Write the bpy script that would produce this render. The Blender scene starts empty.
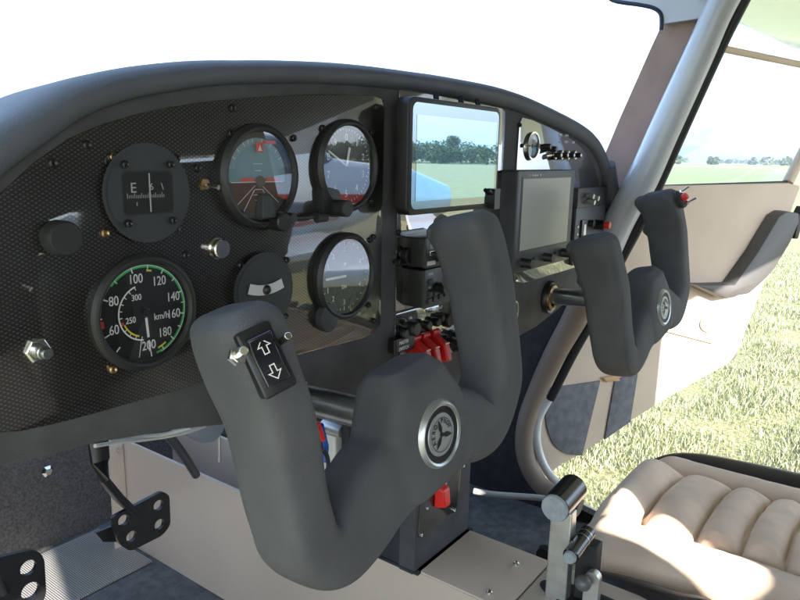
import bpy, bmesh, math, random
from mathutils import Vector, Matrix, noise
random.seed(7)
PI=math.pi; R=math.radians; sin=math.sin; cos=math.cos
sc=bpy.context.scene; COL=sc.collection
# ------------------------------------------------------------------ camera model (metres; panel plane is Y=0, ground Z=0)
FPX=683.87; YAW,PIT,ROL=R(53.7915),R(11.9266),R(1.145); CAM=Vector((0,-.4,1.6))
F_=Vector((sin(YAW)*cos(PIT),cos(YAW)*cos(PIT),-sin(PIT))); R0=Vector((cos(YAW),-sin(YAW),0)); U0=R0.cross(F_)
RR=R0*cos(ROL)+U0*sin(ROL); UU=-R0*sin(ROL)+U0*cos(ROL)
def ray(u,v): return F_+RR*((u-400)/FPX)-UU*((v-300)/FPX)
def onY(u,v,y=0.): d=ray(u,v); return CAM+d*((y-CAM.y)/d.y)
def onX(u,v,x): d=ray(u,v); return CAM+d*((x-CAM.x)/d.x)
def onZ(u,v,z): d=ray(u,v); return CAM+d*((z-CAM.z)/d.z)
def onP(u,v,p,n):
    d=ray(u,v); n=Vector(n); return CAM+d*((Vector(p)-CAM).dot(n)/d.dot(n))
def pz(u,v,off=0.):            # panel-local point (x, z) at 'off' metres in front of the panel
    p=onY(u,v,-off); return (p.x,p.z)
# ------------------------------------------------------------------ materials
MATS={}
def nt(m): return m.node_tree.nodes,m.node_tree.links
def mat(name,col,rough=.5,metal=0,spec=.5,coat=0,coat_ior=1.5,coat_rough=.02,nscale=0,namt=.0,bump=0,bscale=400,col2=None,trans=0,emit=None,sheen=0):
    m=bpy.data.materials.new(name); m.use_nodes=True; N,L=nt(m); b=N['Principled BSDF']
    b.inputs['Base Color'].default_value=(*col,1); b.inputs['Roughness'].default_value=rough; b.inputs['Metallic'].default_value=metal
    b.inputs['Specular IOR Level'].default_value=spec; b.inputs['Coat Weight'].default_value=coat; b.inputs['Coat IOR'].default_value=coat_ior; b.inputs['Coat Roughness'].default_value=coat_rough
    b.inputs['Sheen Weight'].default_value=sheen
    if trans: b.inputs['Transmission Weight'].default_value=trans
    tc=N.new('ShaderNodeTexCoord')
    if nscale:
        n=N.new('ShaderNodeTexNoise'); n.inputs['Scale'].default_value=nscale; n.inputs['Detail'].default_value=6
        L.new(tc.outputs['Object'],n.inputs['Vector']); r=N.new('ShaderNodeValToRGB')
        c2=col2 or tuple(min(1,c*(1-namt)) for c in col)
        r.color_ramp.elements[0].color=(*c2,1); r.color_ramp.elements[1].color=(*[c*(1+namt) if not col2 else c for c in col],1)
        r.color_ramp.elements[0].position=.35; r.color_ramp.elements[1].position=.65
        L.new(n.outputs['Fac'],r.inputs['Fac']); L.new(r.outputs['Color'],b.inputs['Base Color'])
    if bump:
        n=N.new('ShaderNodeTexNoise'); n.inputs['Scale'].default_value=bscale; n.inputs['Detail'].default_value=3
        L.new(tc.outputs['Object'],n.inputs['Vector']); bp=N.new('ShaderNodeBump'); bp.inputs['Strength'].default_value=bump; bp.inputs['Distance'].default_value=.001
        L.new(n.outputs['Fac'],bp.inputs['Height']); L.new(bp.outputs['Normal'],b.inputs['Normal'])
    MATS[name]=m; return m
suede=mat('grey_suede',(.066,.066,.071),.78,spec=.35,nscale=35,namt=.14,bump=.45,bscale=900)
foam=mat('yoke_covering',(.090,.090,.096),.74,spec=.35,nscale=16,namt=.16,bump=.55,bscale=900)
roll=mat('coaming_vinyl',(.080,.088,.108),.62,spec=.5,nscale=14,namt=.10,bump=.4,bscale=800)
black=mat('black_plastic',(.012,.012,.014),.38,nscale=60,namt=.2)
blackm=mat('black_matt',(.018,.019,.021),.6,bump=.2,bscale=1500)
bezelm=mat('bezel_black',(.015,.016,.018),.5)
slate=mat('slate_face',(.030,.034,.038),.55,bump=.15,bscale=1500)
dialm=mat('dial_black',(.006,.006,.007),.6)
white=mat('white_ink',(.8,.8,.8),.6)
green=mat('green_ink',(.03,.55,.10),.5)
yellow=mat('yellow_ink',(.75,.62,.05),.5)
redk=mat('red_ink',(.6,.05,.03),.5)
red=mat('red_plastic',(.62,.02,.015),.3,nscale=30,namt=.1)
chrome=mat('chrome',(.75,.74,.72),.16,metal=1,nscale=50,namt=.08)
steel=mat('steel_tube',(.42,.44,.46),.28,metal=1,nscale=40,namt=.15)
brass=mat('brass',(.36,.25,.14),.38,metal=1,nscale=200,namt=.3)
alu=mat('aluminium',(.62,.62,.60),.38,metal=.85,nscale=60,namt=.1)
clear=mat('milky_acrylic',(.33,.36,.39),.22,spec=.8,nscale=120,namt=.1)
beige=mat('beige_lining',(.53,.42,.34),.75,nscale=6,namt=.06,bump=.25,bscale=700)
beigep=mat('beige_paint',(.58,.48,.395),.4,nscale=4,namt=.06,bump=.08,bscale=300)
pink=mat('pillar_fabric',(.37,.255,.215),.9,nscale=12,namt=.1,bump=.4,bscale=900)
whitep=mat('white_paint',(.72,.74,.76),.22,coat=.6,nscale=5,namt=.03)
greyp=mat('frame_paint',(.50,.52,.57),.3,coat=.5,nscale=5,namt=.05)
carpet=mat('grey_carpet',(.082,.076,.072),.95,nscale=260,namt=.35,bump=.9,bscale=350)
doorshade=mat('door_shade_grey',(.125,.125,.14),.9,nscale=60,namt=.18,bump=.5,bscale=500)  # dark grey standing in for shade on the lower door
tan=mat('tan_suede',(.80,.60,.46),.85,nscale=14,namt=.10,bump=.35,bscale=900,sheen=.25)
brown=mat('dark_leather',(.030,.020,.018),.42,nscale=20,namt=.2,bump=.25,bscale=500)
rubber=mat('seal_rubber',(.014,.016,.022),.5)
hose=mat('hose_grey',(.45,.45,.43),.5)
blue=mat('blue_wire',(.03,.08,.4),.4)
lcd=mat('lcd_olive',(.27,.275,.255),.35,spec=.4,coat=.5,coat_rough=.25,nscale=3,namt=.06)
skyd=mat('horizon_blue',(.24,.38,.44),.5); brn=mat('horizon_brown',(.14,.07,.045),.6); ringm=mat('bank_ring',(.30,.42,.46),.5)
redf=mat('red_flag',(.75,.12,.08),.5)
devgrey=mat('device_grey',(.045,.048,.055),.45,nscale=40,namt=.1)
def carbon(name,ior=1.75,p=.0021,bump=.1):
    m=mat(name,(.01,.01,.01),.35,coat=1,coat_ior=ior,coat_rough=.012); N,L=nt(m); b=N['Principled BSDF']
    tc=N.new('ShaderNodeTexCoord'); sp=N.new('ShaderNodeSeparateXYZ'); L.new(tc.outputs['Object'],sp.inputs[0])
    def M(op,a,b_=None):
        n=N.new('ShaderNodeMath'); n.operation=op
        for i,x in enumerate((a,b_)):
            if x is None: continue
            if isinstance(x,(int,float)): n.inputs[i].default_value=x
            else: L.new(x,n.inputs[i])
        return n.outputs[0]
    sx=M('SINE',M('MULTIPLY',sp.outputs[0],PI/p)); sy=M('SINE',M('MULTIPLY',sp.outputs[1],PI/(p*.62)))
    pr=M('MULTIPLY',sx,sy)
    r=N.new('ShaderNodeValToRGB'); r.color_ramp.elements[0].position=.55; r.color_ramp.elements[1].position=.85
    r.color_ramp.elements[0].color=(.0018,.0018,.002,1); r.color_ramp.elements[1].color=(.062,.054,.050,1)
    L.new(M('MULTIPLY_ADD',pr,.5) if False else M('ADD',M('MULTIPLY',pr,.5),.5),r.inputs['Fac']); L.new(r.outputs['Color'],b.inputs['Base Color'])
    n=N.new('ShaderNodeTexNoise'); n.inputs['Scale'].default_value=9; L.new(tc.outputs['Object'],n.inputs['Vector'])
    bp=N.new('ShaderNodeBump'); bp.inputs['Strength'].default_value=bump; bp.inputs['Distance'].default_value=.004
    L.new(n.outputs['Fac'],bp.inputs['Height']); L.new(bp.outputs['Normal'],b.inputs['Coat Normal']); n3=N.new('ShaderNodeTexNoise'); n3.inputs['Scale'].default_value=26; n3.inputs['Detail'].default_value=8; L.new(tc.outputs['Object'],n3.inputs['Vector']); mr=N.new('ShaderNodeMapRange'); mr.inputs[1].default_value=.45; mr.inputs[2].default_value=.75; mr.inputs[3].default_value=.008; mr.inputs[4].default_value=.07; L.new(n3.outputs['Fac'],mr.inputs[0]); L.new(mr.outputs[0],b.inputs['Coat Roughness'])
    return m
carb=carbon('carbon_weave',1.7,bump=.008); carb2=carbon('carbon_gloss',3.6,bump=.004)
def glassy(name,ior=1.5,tint=(1,1,1),rough=0.):
    m=bpy.data.materials.new(name); m.use_nodes=True; N,L=nt(m); N.remove(N['Principled BSDF']); o=N['Material Output']
    t=N.new('ShaderNodeBsdfTransparent'); t.inputs[0].default_value=(*tint,1); g=N.new('ShaderNodeBsdfGlossy'); g.inputs['Roughness'].default_value=rough
    lw=N.new('ShaderNodeLayerWeight'); lw.inputs['Blend'].default_value=.5; pw=N.new('ShaderNodeMath'); pw.operation='POWER'; pw.inputs[1].default_value=5; L.new(lw.outputs['Facing'],pw.inputs[0])
    f0=((ior-1)/(ior+1))**2*2; fr=N.new('ShaderNodeMath'); fr.operation='MULTIPLY_ADD'; fr.inputs[1].default_value=1-f0; fr.inputs[2].default_value=f0; L.new(pw.outputs[0],fr.inputs[0]); mx=N.new('ShaderNodeMixShader')
    L.new(fr.outputs[0],mx.inputs[0]); L.new(t.outputs[0],mx.inputs[1]); L.new(g.outputs[0],mx.inputs[2]); L.new(mx.outputs[0],o.inputs['Surface']); return m
gl_inst=glassy('instrument_glass',1.85,(.95,.95,.95)); gl_win=glassy('window_acrylic',1.25,(.93,.95,.96))
tabg=mat('tablet_glass',(.26,.31,.33),.02,metal=1)
tabs=mat('tablet_screen',(.34,.52,.60),.015,metal=1)
def rib_mat():
    m=mat('ribbed_floor',(.45,.44,.42),.45,metal=.3,spec=.5); N,L=nt(m); b=N['Principled BSDF']
    tc=N.new('ShaderNodeTexCoord'); w=N.new('ShaderNodeTexWave'); w.inputs['Scale'].default_value=95; w.bands_direction='X'; w.inputs['Distortion'].default_value=.6
    L.new(tc.outputs['Object'],w.inputs['Vector']); bp=N.new('ShaderNodeBump'); bp.inputs['Strength'].default_value=.8; bp.inputs['Distance'].default_value=.002
    L.new(w.outputs['Fac'],bp.inputs['Height']); L.new(bp.outputs['Normal'],b.inputs['Normal'])
    r=N.new('ShaderNodeValToRGB'); r.color_ramp.elements[0].color=(.25,.245,.24,1); r.color_ramp.elements[1].color=(.60,.58,.55,1); L.new(w.outputs['Fac'],r.inputs['Fac']); L.new(r.outputs['Color'],b.inputs['Base Color'])
    return m
ribbed=rib_mat()
# ------------------------------------------------------------------ mesh builder
class MB:
    def __init__(s): s.v=[];s.f=[]
    def add(s,v,f,M=None):
        o=len(s.v); s.v+=[tuple((M@Vector(p)) if M else p) for p in v]; s.f+=[tuple(i+o for i in q) for q in f]; return s
    def box(s,c,d,M=None,taper=1):
        x,y,z=d[0]/2,d[1]/2,d[2]/2; cx,cy,cz=c
        v=[(cx+sx*x*(taper if sz>0 else 1),cy+sy*y*(taper if sz>0 else 1),cz+sz*z) for sz in(-1,1) for sy in(-1,1) for sx in(-1,1)]
        return s.add(v,[(0,2,3,1),(4,5,7,6),(0,1,5,4),(2,6,7,3),(0,4,6,2),(1,3,7,5)],M)
    def prism(s,poly,z0,z1,M=None,inset=0):
        # poly list of (x,y); extrude in z with small top inset by scaling to edge normals
        n=len(poly); area=sum(poly[i][0]*poly[(i+1)%n][1]-poly[(i+1)%n][0]*poly[i][1] for i in range(n))
        if area<0: poly=poly[::-1]
        rings=[[(x,y,z0) for x,y in poly]]
        if inset:
            ins=off_poly(poly,-inset); rings+=[[(x,y,z1-inset) for x,y in poly],[(x,y,z1-inset*.3) for x,y in off_poly(poly,-inset*.3)],[(x,y,z1) for x,y in ins]]
        else: rings.append([(x,y,z1) for x,y in poly])
        v=[p for r in rings for p in r]; f=[]
        for k in range(len(rings)-1):
            for i in range(n): j=(i+1)%n; f.append((k*n+i,k*n+j,(k+1)*n+j,(k+1)*n+i))
        f.append(tuple(range(n))[::-1]); f.append(tuple((len(rings)-1)*n+i for i in range(n)))
        return s.add(v,f,M)
    def lathe(s,prof,M=None,seg=48,a0=0,a1=2*PI,closed=True):
        # prof (r,z); axis +z
        full=abs(a1-a0-2*PI)<1e-6; m=seg if full else seg+1; v=[];f=[]
        for k in range(m):
            a=a0+(a1-a0)*k/seg
            for r,z in prof: v.append((r*cos(a),r*sin(a),z))
        n=len(prof)
        for k in range(seg):
            k2=(k+1)%m
            for i in range(n-1): f.append((k*n+i,k2*n+i,k2*n+i+1,k*n+i+1))
        return s.add(v,f,M)
    def cyl(s,p0,p1,r0,r1=None,seg=20,bev=0):
        p0=Vector(p0);p1=Vector(p1); r1=r0 if r1 is None else r1; L=(p1-p0).length
        M=Matrix.Translation(p0)@(p1-p0).to_track_quat('Z','Y').to_matrix().to_4x4()
        b=bev or min(r0,r1,L)*.12
        return s.lathe([(0,0),(r0-b,0),(r0,b),(r1,L-b),(r1-b,L),(0,L)],M,seg)
    def sweep(s,path,rad,seg=14,sect=None,cap=True):
        # path points; rad: float/list/(a,b) list. frame from parallel transport
        P=[Vector(p) for p in path]; n=len(P); T=[(P[min(i+1,n-1)]-P[max(i-1,0)]).normalized() for i in range(n)]
        up=Vector((0,1,0)) if sect else (Vector((0,0,1)) if abs(T[0].z)<.9 else Vector((1,0,0)))
        v=[];f=[];A=None
        for i in range(n):
            if sect: B=(up-T[i]*up.dot(T[i])).normalized(); A=B.cross(T[i])
            else:
                A=(up-T[i]*up.dot(T[i])).normalized() if A is None else (A-T[i]*A.dot(T[i])).normalized()
                B=T[i].cross(A)
            r=rad[i] if isinstance(rad,(list,tuple)) else rad
            ra,rb=r if isinstance(r,(list,tuple)) else (r,r)
            for k in range(seg):
                t=2*PI*k/seg; c,s_=cos(t),sin(t)
                if sect: e=2/sect; c=math.copysign(abs(c)**e,c); s_=math.copysign(abs(s_)**e,s_)
                v.append(tuple(P[i]+A*(ra*c)+B*(rb*s_)))
        for i in range(n-1):
            for k in range(seg): k2=(k+1)%seg; f.append((i*seg+k,i*seg+k2,(i+1)*seg+k2,(i+1)*seg+k))
        if cap: f.append(tuple(range(seg))[::-1]); f.append(tuple((n-1)*seg+k for k in range(seg)))
        return s.add(v,f)
    def mesh(s,name,smooth=35):
        me=bpy.data.meshes.new(name); me.from_pydata(s.v,[],s.f); me.validate()
        bm=bmesh.new(); bm.from_mesh(me); bmesh.ops.recalc_face_normals(bm,faces=bm.faces); bm.to_mesh(me); bm.free()
        if smooth:
            me.shade_smooth(); me.set_sharp_from_angle(angle=R(smooth))
        return me
    def build(s,name,m,parent=None,bevel=0,smooth=35,loc=None,rot=None):
        o=bpy.data.objects.new(name,s.mesh(name,smooth)); COL.objects.link(o); o.data.materials.append(m)
        if parent is not None: o.parent=parent
        if loc: o.location=loc
        if rot: o.rotation_euler=rot
        if bevel:
            b=o.modifiers.new('Bevel','BEVEL'); b.width=bevel; b.segments=3; b.limit_method='ANGLE'; b.angle_limit=R(40)
        return o
def off_poly(poly,d):
    n=len(poly); out=[]
    for i in range(n):
        a=Vector(poly[i-1]);b=Vector(poly[i]);c=Vector(poly[(i+1)%n]); e1=(b-a).normalized() if (b-a).length>1e-9 else Vector((1,0)); e2=(c-b).normalized() if (c-b).length>1e-9 else e1
        n1=Vector((e1.y,-e1.x));n2=Vector((e2.y,-e2.x)); nn=n1+n2
        if nn.length<1e-6: nn=n1
        nn.normalize(); k=max(.5,nn.dot(n1)); q=b+nn*(d/k); out.append((q.x,q.y))
    return out
def rrect(x0,y0,x1,y1,r,seg=5):
    o=[]
    for cx,cy,a in((x1-r,y1-r,0),(x0+r,y1-r,90),(x0+r,y0+r,180),(x1-r,y0+r,270)):
        for k in range(seg+1): t=R(a+90*k/seg); o.append((cx+r*cos(t),cy+r*sin(t)))
    return o
def rpoly(pts,r,seg=5):
    n=len(pts); o=[]
    for i in range(n):
        a=Vector(pts[i-1]);b=Vector(pts[i]);c=Vector(pts[(i+1)%n]); rr=r[i] if isinstance(r,(list,tuple)) else r
        if rr<=0: o.append(tuple(b)); continue
        d1=(a-b);d2=(c-b); k=min(rr,d1.length*.45,d2.length*.45); p=b+d1.normalized()*k; q=b+d2.normalized()*k
        for j in range(seg+1): t=j/seg; w=p*(1-t)**2+b*2*t*(1-t)+q*t*t; o.append(tuple(w))
    return o
def smoothpath(pts,n=8):
    P=[Vector(p) for p in pts]; o=[]
    for i in range(len(P)-1):
        a=P[max(i-1,0)];b=P[i];c=P[i+1];d=P[min(i+2,len(P)-1)]
        for k in range(n):
            t=k/n; o.append(.5*((2*b)+(c-a)*t+(2*a-5*b+4*c-d)*t*t+(3*b-a-3*c+d)*t**3))
    o.append(P[-1]); return o
def tag(o,label=None,cat=None,group=None,kind=None):
    if label: o['label']=label
    if cat: o['category']=cat
    if group: o['group']=group
    if kind: o['kind']=kind
    return o
def empty(name,loc=(0,0,0),rot=(0,0,0),label=None,cat=None,group=None):
    o=bpy.data.objects.new(name,None); COL.objects.link(o); o.location=loc; o.rotation_euler=rot; o.empty_display_size=.02
    return tag(o,label,cat,group)
def text(s,size,x,y,z,parent,m,name='lettering',rot=0,th=.0002,sx=1,M=None):
    cu=bpy.data.curves.new(name,'FONT'); cu.body=s; cu.size=size; cu.align_x='CENTER'; cu.align_y='CENTER'; cu.extrude=th
    t=bpy.data.objects.new(name,cu); me=bpy.data.meshes.new_from_object(t); bpy.data.objects.remove(t)
    MM=Matrix.Translation((x,y,z))@Matrix.Rotation(rot,4,'Z')@Matrix.Diagonal((sx,1,1,1)); me.transform((M@MM) if M else MM)
    o=bpy.data.objects.new(name,me); COL.objects.link(o); me.materials.clear(); me.materials.append(m)
    if parent: o.parent=parent
    return o
def merge_text(items,parent,m,name='lettering'):
    """items: (string,size,x,y,z,rot[,sx]) -> one mesh part"""
    bm=bmesh.new()
    for it in items:
        s,size,x,y,z,rot=it[:6]; sx=it[6] if len(it)>6 else 1
        cu=bpy.data.curves.new(name,'FONT'); cu.body=s; cu.size=size; cu.align_x='CENTER'; cu.align_y='CENTER'; cu.extrude=.00012
        t=bpy.data.objects.new(name,cu); me=bpy.data.meshes.new_from_object(t); bpy.data.objects.remove(t)
        me.transform(Matrix.Translation((x,y,z))@Matrix.Rotation(rot,4,'Z')@Matrix.Diagonal((sx,1,1,1))); bm.from_mesh(me); bpy.data.meshes.remove(me)
    me=bpy.data.meshes.new(name); bm.to_mesh(me); bm.free(); me.materials.append(m)
    o=bpy.data.objects.new(name,me); COL.objects.link(o); o.parent=parent; return o
PANROT=(PI/2,0,0)     # local x=+X, y=+Z, z towards the pilot
# ================================================================== INSTRUMENT PANEL
panel=empty('instrument_panel',(0,0,0),PANROT,'dark grey suede instrument panel with rolled coaming and gloss carbon inserts, behind both yokes','instrument panel')
crease_px=[(-75,262),(-38,212),(0,168),(43,137),(83,111),(133,94),(200,83),(250,80),(300,80),(350,82),(400,87),(450,94),(505,105),(545,121),(583,141),(596,157),(603,177),(606,197)]
crease=[pz(*p) for p in crease_px]
crease_s=[(p.x,p.y) for p in smoothpath([(x,z,0) for x,z in crease],5)]
low_px=[(604,230),(600,252),(590,272),(573,297),(557,311),(537,327),(517,338),(500,345)]
low=[pz(*p) for p in low_px]
PX0,PX1=.585,.707   # pedestal
foot=1.125
poly=list(crease_s)+[p for p in low]+[(.735,1.36),(.712,1.33),(PX1,1.29),(PX1,foot),(PX0,foot),(PX0,1.27),(.575,1.31),(.55,1.345),(.50,1.362)]
poly+=[pz(306,419),pz(240,424),pz(180,430),pz(133,438),pz(100,443),pz(33,461),pz(0,467),(.11,1.40),(.07,1.42)]
b=MB().prism(poly,-.022,0,inset=.003); b.build('fascia',suede,panel)
# pedestal sides (box behind the front face)
b=MB().box(((PX0+PX1)/2,(foot+1.36)/2,-.10),(PX1-PX0-.004,.235,.155)); b.prism([(PX0-.001,foot+.002),(PX1+.001,foot+.002),(PX1+.001,foot+.005),(PX0-.001,foot+.005)],-.17,.006,inset=.001)
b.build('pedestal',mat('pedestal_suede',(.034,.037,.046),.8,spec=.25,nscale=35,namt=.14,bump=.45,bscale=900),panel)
# coaming roll swept along the crease
prof=[(-.004,-.001),(-.0035,.004),(-.001,.008),(.004,.0105),(.010,.0115),(.015,.0095),(.0195,.005),(.0225,-.003),(.0235,-.015),(.0215,-.04),(.010,-.10),(-.02,-.20),(-.06,-.34)]
def coam(pts):
    n=len(pts); v=[];f=[]
    for i,(x,z) in enumerate(pts):
        a=pts[max(i-1,0)];c=pts[min(i+1,n-1)]; t=Vector((c[0]-a[0],c[1]-a[1])).normalized(); nn=Vector((-t.y,t.x))
        q=i/(n-1)*5; KS=[.85,.72,.62,.70,.92,.9]; k=KS[int(min(q,4.999))]*(1-(q-int(min(q,4.999))))+KS[min(5,int(min(q,4.999))+1)]*(q-int(min(q,4.999)))
        for o,d in prof:
            w=k if d>-.05 else 1
            v.append((x+nn.x*o*w,z+nn.y*o*w,d))
    m=len(prof)
    for i in range(n-1):
        for j in range(m-1): f.append((i*m+j,(i+1)*m+j,(i+1)*m+j+1,i*m+j+1))
    return v,f
b=MB(); b.add(*coam(crease_s)); b.build('coaming',roll,panel,smooth=60)
# rolled end of the coaming at the right, bracket and side flank
e0=onY(609,185,0); e1=onY(611,203,0); e2=onY(617,214,.01); e3=onY(625,222,.02)
b=MB().sweep([(p.x,p.z,-p.y+.004) for p in smoothpath([onY(604,165,0),onY(607,185,0),e1,e2,e3],4)],[.014]*13+[.013]*3+[.011],seg=14); b.build('coaming_end',roll,panel)
a=pz(608,186); c=pz(630,211); b=MB().box(((a[0]+c[0])/2,(a[1]+c[1])/2,-.03),(abs(c[0]-a[0]),abs(c[1]-a[1]),.03)); b.build('end_bracket',blackm,panel,bevel=.002)
# carbon inserts
left_px=[(-75,300),(-40,243),(0,193),(33,163),(67,139),(100,125),(133,115),(167,107.5),(200,102.5),(250,97.5),(300,95),(335,94.5),(372,95.5),(380,99),(383,110),(381,200),(379,322),(374,332),(362,337.5),(295,355),(200,383),(67,420),(20,430.5),(-8,432),(-50,438),(-80,440)]
b=MB().prism([pz(*p) for p in left_px],.0003,.0022,inset=.0006); o=b.build('carbon_insert',carb,panel); tag(o,'large carbon weave insert on the left carrying six gauges')
x0,z1=pz(398,88); x1=.748; z0=pz(392,376)[1]; zs=pz(393,313)[1]
b=MB().prism([(x0,zs+.001),(x1,zs+.001),(x1,pz(508,111)[1]),(x1-.01,pz(500,108)[1]),(x0,z1)],.0003,.0022,inset=.0006); tag(b.build('carbon_insert',carb2,panel),'mirror gloss centre insert behind the tablet')
b=MB().prism(rpoly([(x0,z0),(x1,z0),(x1,zs-.001),(x0,zs-.001)],[.012,.012,.002,.002]),.0003,.0022,inset=.0006); tag(b.build('carbon_insert',carb2,panel),'lower centre insert with red guarded switches')
CPX=(x0,x1,z0,z1,zs)
right_px=[(521,117.5),(532,120),(548,127),(570,139),(584,151),(593,166),(597,180),(598,194),(593,235),(578,266),(522,283),(513.5,281),(513,200),(518,125)]
b=MB().prism([pz(*p) for p in right_px],.0003,.0022,inset=.0006); tag(b.build('carbon_insert',carb2,panel),'right insert with the engine monitor')
# screws -------------------------------------------------------------
def screw_mesh():
    b=MB(); b.lathe([(0,.0006),(.0008,.0006),(.0009,.0022),(.0022,.0030),(.0031,.0022),(.0034,.0004),(.0034,-.001)],seg=16); return b.mesh('screw')
sm=screw_mesh(); sm.materials.append(black); sm2=sm.copy(); sm2.materials.clear(); sm2.materials.append(chrome); sm3=sm.copy(); sm3.materials.clear(); sm3.materials.append(brass)
def screw(u,v,m=sm,off=.0022,k=.82,parent=None,name='screw'):
    o=bpy.data.objects.new(name,m); COL.objects.link(o); o.parent=parent or panel; x,z=pz(u,v,off); o.location=(x,z,off); o.scale=(k,k,k); o.rotation_euler=(0,0,random.random()*6); return o
for u,v in [(86,145),(232,108),(375.5,107),(373,237),(374,321),(110,157),(176,158),(197,168),(322,128),(371,132.5),(370,201),(230,133.5),(293,138),(286,260),(240,265),(285,316),(370,240),(368,305),(323,250),(176,229),(240,213),(185,255),(52,163)]: screw(u,v)
for u,v in [(112,369),(112,157),(104,233)]: screw(u,v,sm3,k=.9)
screw(304,385,sm2,.0,1.1); screw(398,232); screw(398,291); screw(395,262); screw(519.5,125); screw(521.5,145.5); screw(580,270,sm2,0,.8)
# yoke bushings in the fascia
for X in(.375,.9085):
    Mx=Matrix.Translation((X,1.404,0)); g=MB().lathe([(.013,.001),(.013,.009),(.0145,.011),(.018,.009),(.019,.003),(.019,0)],Mx,36).build('bushing',brass,panel)
    MB().lathe([(.0192,0),(.0192,.006),(.0225,.007),(.024,.004),(.024,0)],Mx,36).build('bushing_flange',black,g)
# knobs and plugs on left insert
def knob(u,v,r,h,m,name='knob',off=.002,seg=28,parent=None,tilt=0):
    x,z=pz(u,v,off); M=Matrix.Translation((x,z,off)); b=MB().lathe([(0,h),(r*.82,h),(r,h*.88),(r*1.0,h*.3),(r*.8,h*.12),(r*.8,0)],M,seg); return b.build(name,m,parent or panel)
x,z=pz(50,236,.002); b=MB().lathe([(0,.019),(.009,.019),(.0100,.0175),(.0100,.008),(.0065,.006),(.0065,0)],Matrix.Translation((x,z,.002))); tag(b.build('plug',blackm,panel),'black round push knob at the far left')
b=MB().lathe([(0,.009),(.0062,.009),(.0070,.008),(.0070,.003),(.0080,.003),(.0080,0)],Matrix.Translation((*pz(215,248,.002),.002))); tag(b.build('push_button',chrome,panel),'polished round button between the gauges')
x,z=pz(37,350,.002); M=Matrix.Translation((x,z,.002))@Matrix.Scale(.82,4)
h=MB().lathe([(0,.0035),(.0085,.0035),(.0098,.0022),(.0098,0)],M,6).build('hex_nut',chrome,panel,bevel=.0005,smooth=20)
MB().lathe([(0,.016),(.0035,.016),(.0045,.0145),(.0045,.0110),(.0052,.0105),(.0052,.0035)],M,24).build('threaded_stud',steel,h)
x,z=pz(203,184,.002); M=Matrix.Translation((x,z,.002)); h=MB().lathe([(0,.003),(.004,.003),(.0048,.002),(.0048,0)],M,6).build('small_toggle',brass,panel)
MB().cyl((x,z,.002),(x+.004,z-.002,.014),.0012,.0018).build('toggle_lever',chrome,h)
# ------------------------------------------------------------------ INSTRUMENTS
def ang(a,r): return (r*sin(R(a)),r*cos(R(a)))          # clockwise from the top
def arcmesh(b,r0,r1,a0,a1,z,th=.00015):
    n=max(3,int(abs(a1-a0)/4)); v=[];f=[]
    for k in range(n+1):
        a=a0+(a1-a0)*k/n
        for r in(r0,r1): x,y=ang(a,r); v.append((x,y,z+th))
    for k in range(n): f.append((2*k,2*k+1,2*k+3,2*k+2))
    b.add(v,f)
def tick(b,a,r0,r1,w,z):
    x0,y0=ang(a,r0);x1,y1=ang(a,r1); d=Vector((x1-x0,y1-y0)).normalized(); n=Vector((-d.y,d.x))*w/2
    b.add([(x0-n.x,y0-n.y,z),(x0+n.x,y0+n.y,z),(x1+n.x,y1+n.y,z),(x1-n.x,y1-n.y,z)],[(0,1,2,3)])
def instr(name,u,v,r,rd,label,h=.0065,depth=.0008,face=dialm,group='round gauges in the instrument panel',glass=True,m=bezelm):
    x,z=pz(u,v,h*.5); root=empty(name,(x,-.0023,z),PANROT,label,'gauge',group)
    MB().lathe([(rd,0),(rd,h*.55),(rd+.0016,h*.95),(rd+.003,h),(r-.002,h*.92),(r,h*.6),(r,0)],seg=72).build('bezel',m,root,smooth=25)
    MB().lathe([(0,depth),(rd,depth)],seg=72).build('dial',face,root)
    if glass: MB().lathe([(0,h*.62),(rd+.0003,h*.62)],seg=64).build('glass',gl_inst,root)
    return root,depth+.0003
# airspeed
root,z=instr('airspeed_indicator',144.5,312,.039,.0325,'large black airspeed gauge reading to 200 km/h with green arc, at lower left')
rd=.0315; g=MB(); arcmesh(g,rd*.945,rd*.985,312,526,z); g.build('green_arc',green,root)
w=MB(); arcmesh(w,rd*.985,rd*1.0,275,520,z); arcmesh(w,rd*.87,rd*.93,470,550,z) if False else None
A={40:224,60:248,80:294,100:345,120:390,140:431,160:461,180:497,200:534}
ks=sorted(A)
for i,k in enumerate(ks):
    tick(w,A[k],rd*.88,rd*1.0,.0009,z+.0002)
    if k>=80 and i<len(ks)-1: tick(w,(A[k]+A[ks[i+1]])/2,rd*.90,rd*1.0,.0007,z+.0002)
tick(w,271,rd*.95,rd,.001,z)
arcmesh(w,rd*.58,rd*.61,186,342,z)
for a in range(190,345,15): tick(w,a,rd*.52,rd*.6,.0006,z+.0001)
tick(w,191,rd*.58,rd*.97,.0006,z)
tick(w,176,rd*.12,rd*.55,.0018,z+.001); tick(w,176,rd*.62,rd*.86,.0014,z+.001)
w.build('scale_marks',white,root)
yb=MB(); arcmesh(yb,rd*.50,rd*.535,198,248,z); yb.build('yellow_arc',yellow,root); yb=MB(); arcmesh(yb,rd*.86,rd*.90,366,374,z); yb.build('yellow_mark',yellow,root); yb=MB(); arcmesh(yb,rd*.86,rd*.9,508,522,z); yb.build('yellow_mark',yellow,root)
rb=MB(); arcmesh(rb,rd*.93,rd*.99,259,268,z); rb.build('red_mark',redk,root); rb=MB(); arcmesh(rb,rd*.52,rd*.57,249,256,z); rb.build('red_mark',redk,root)
MB().lathe([(0,.0035),(.0025,.0033),(.003,.002),(.003,0)],Matrix.Translation((0,0,z)),20).build('needle_hub',black,root)
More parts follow.
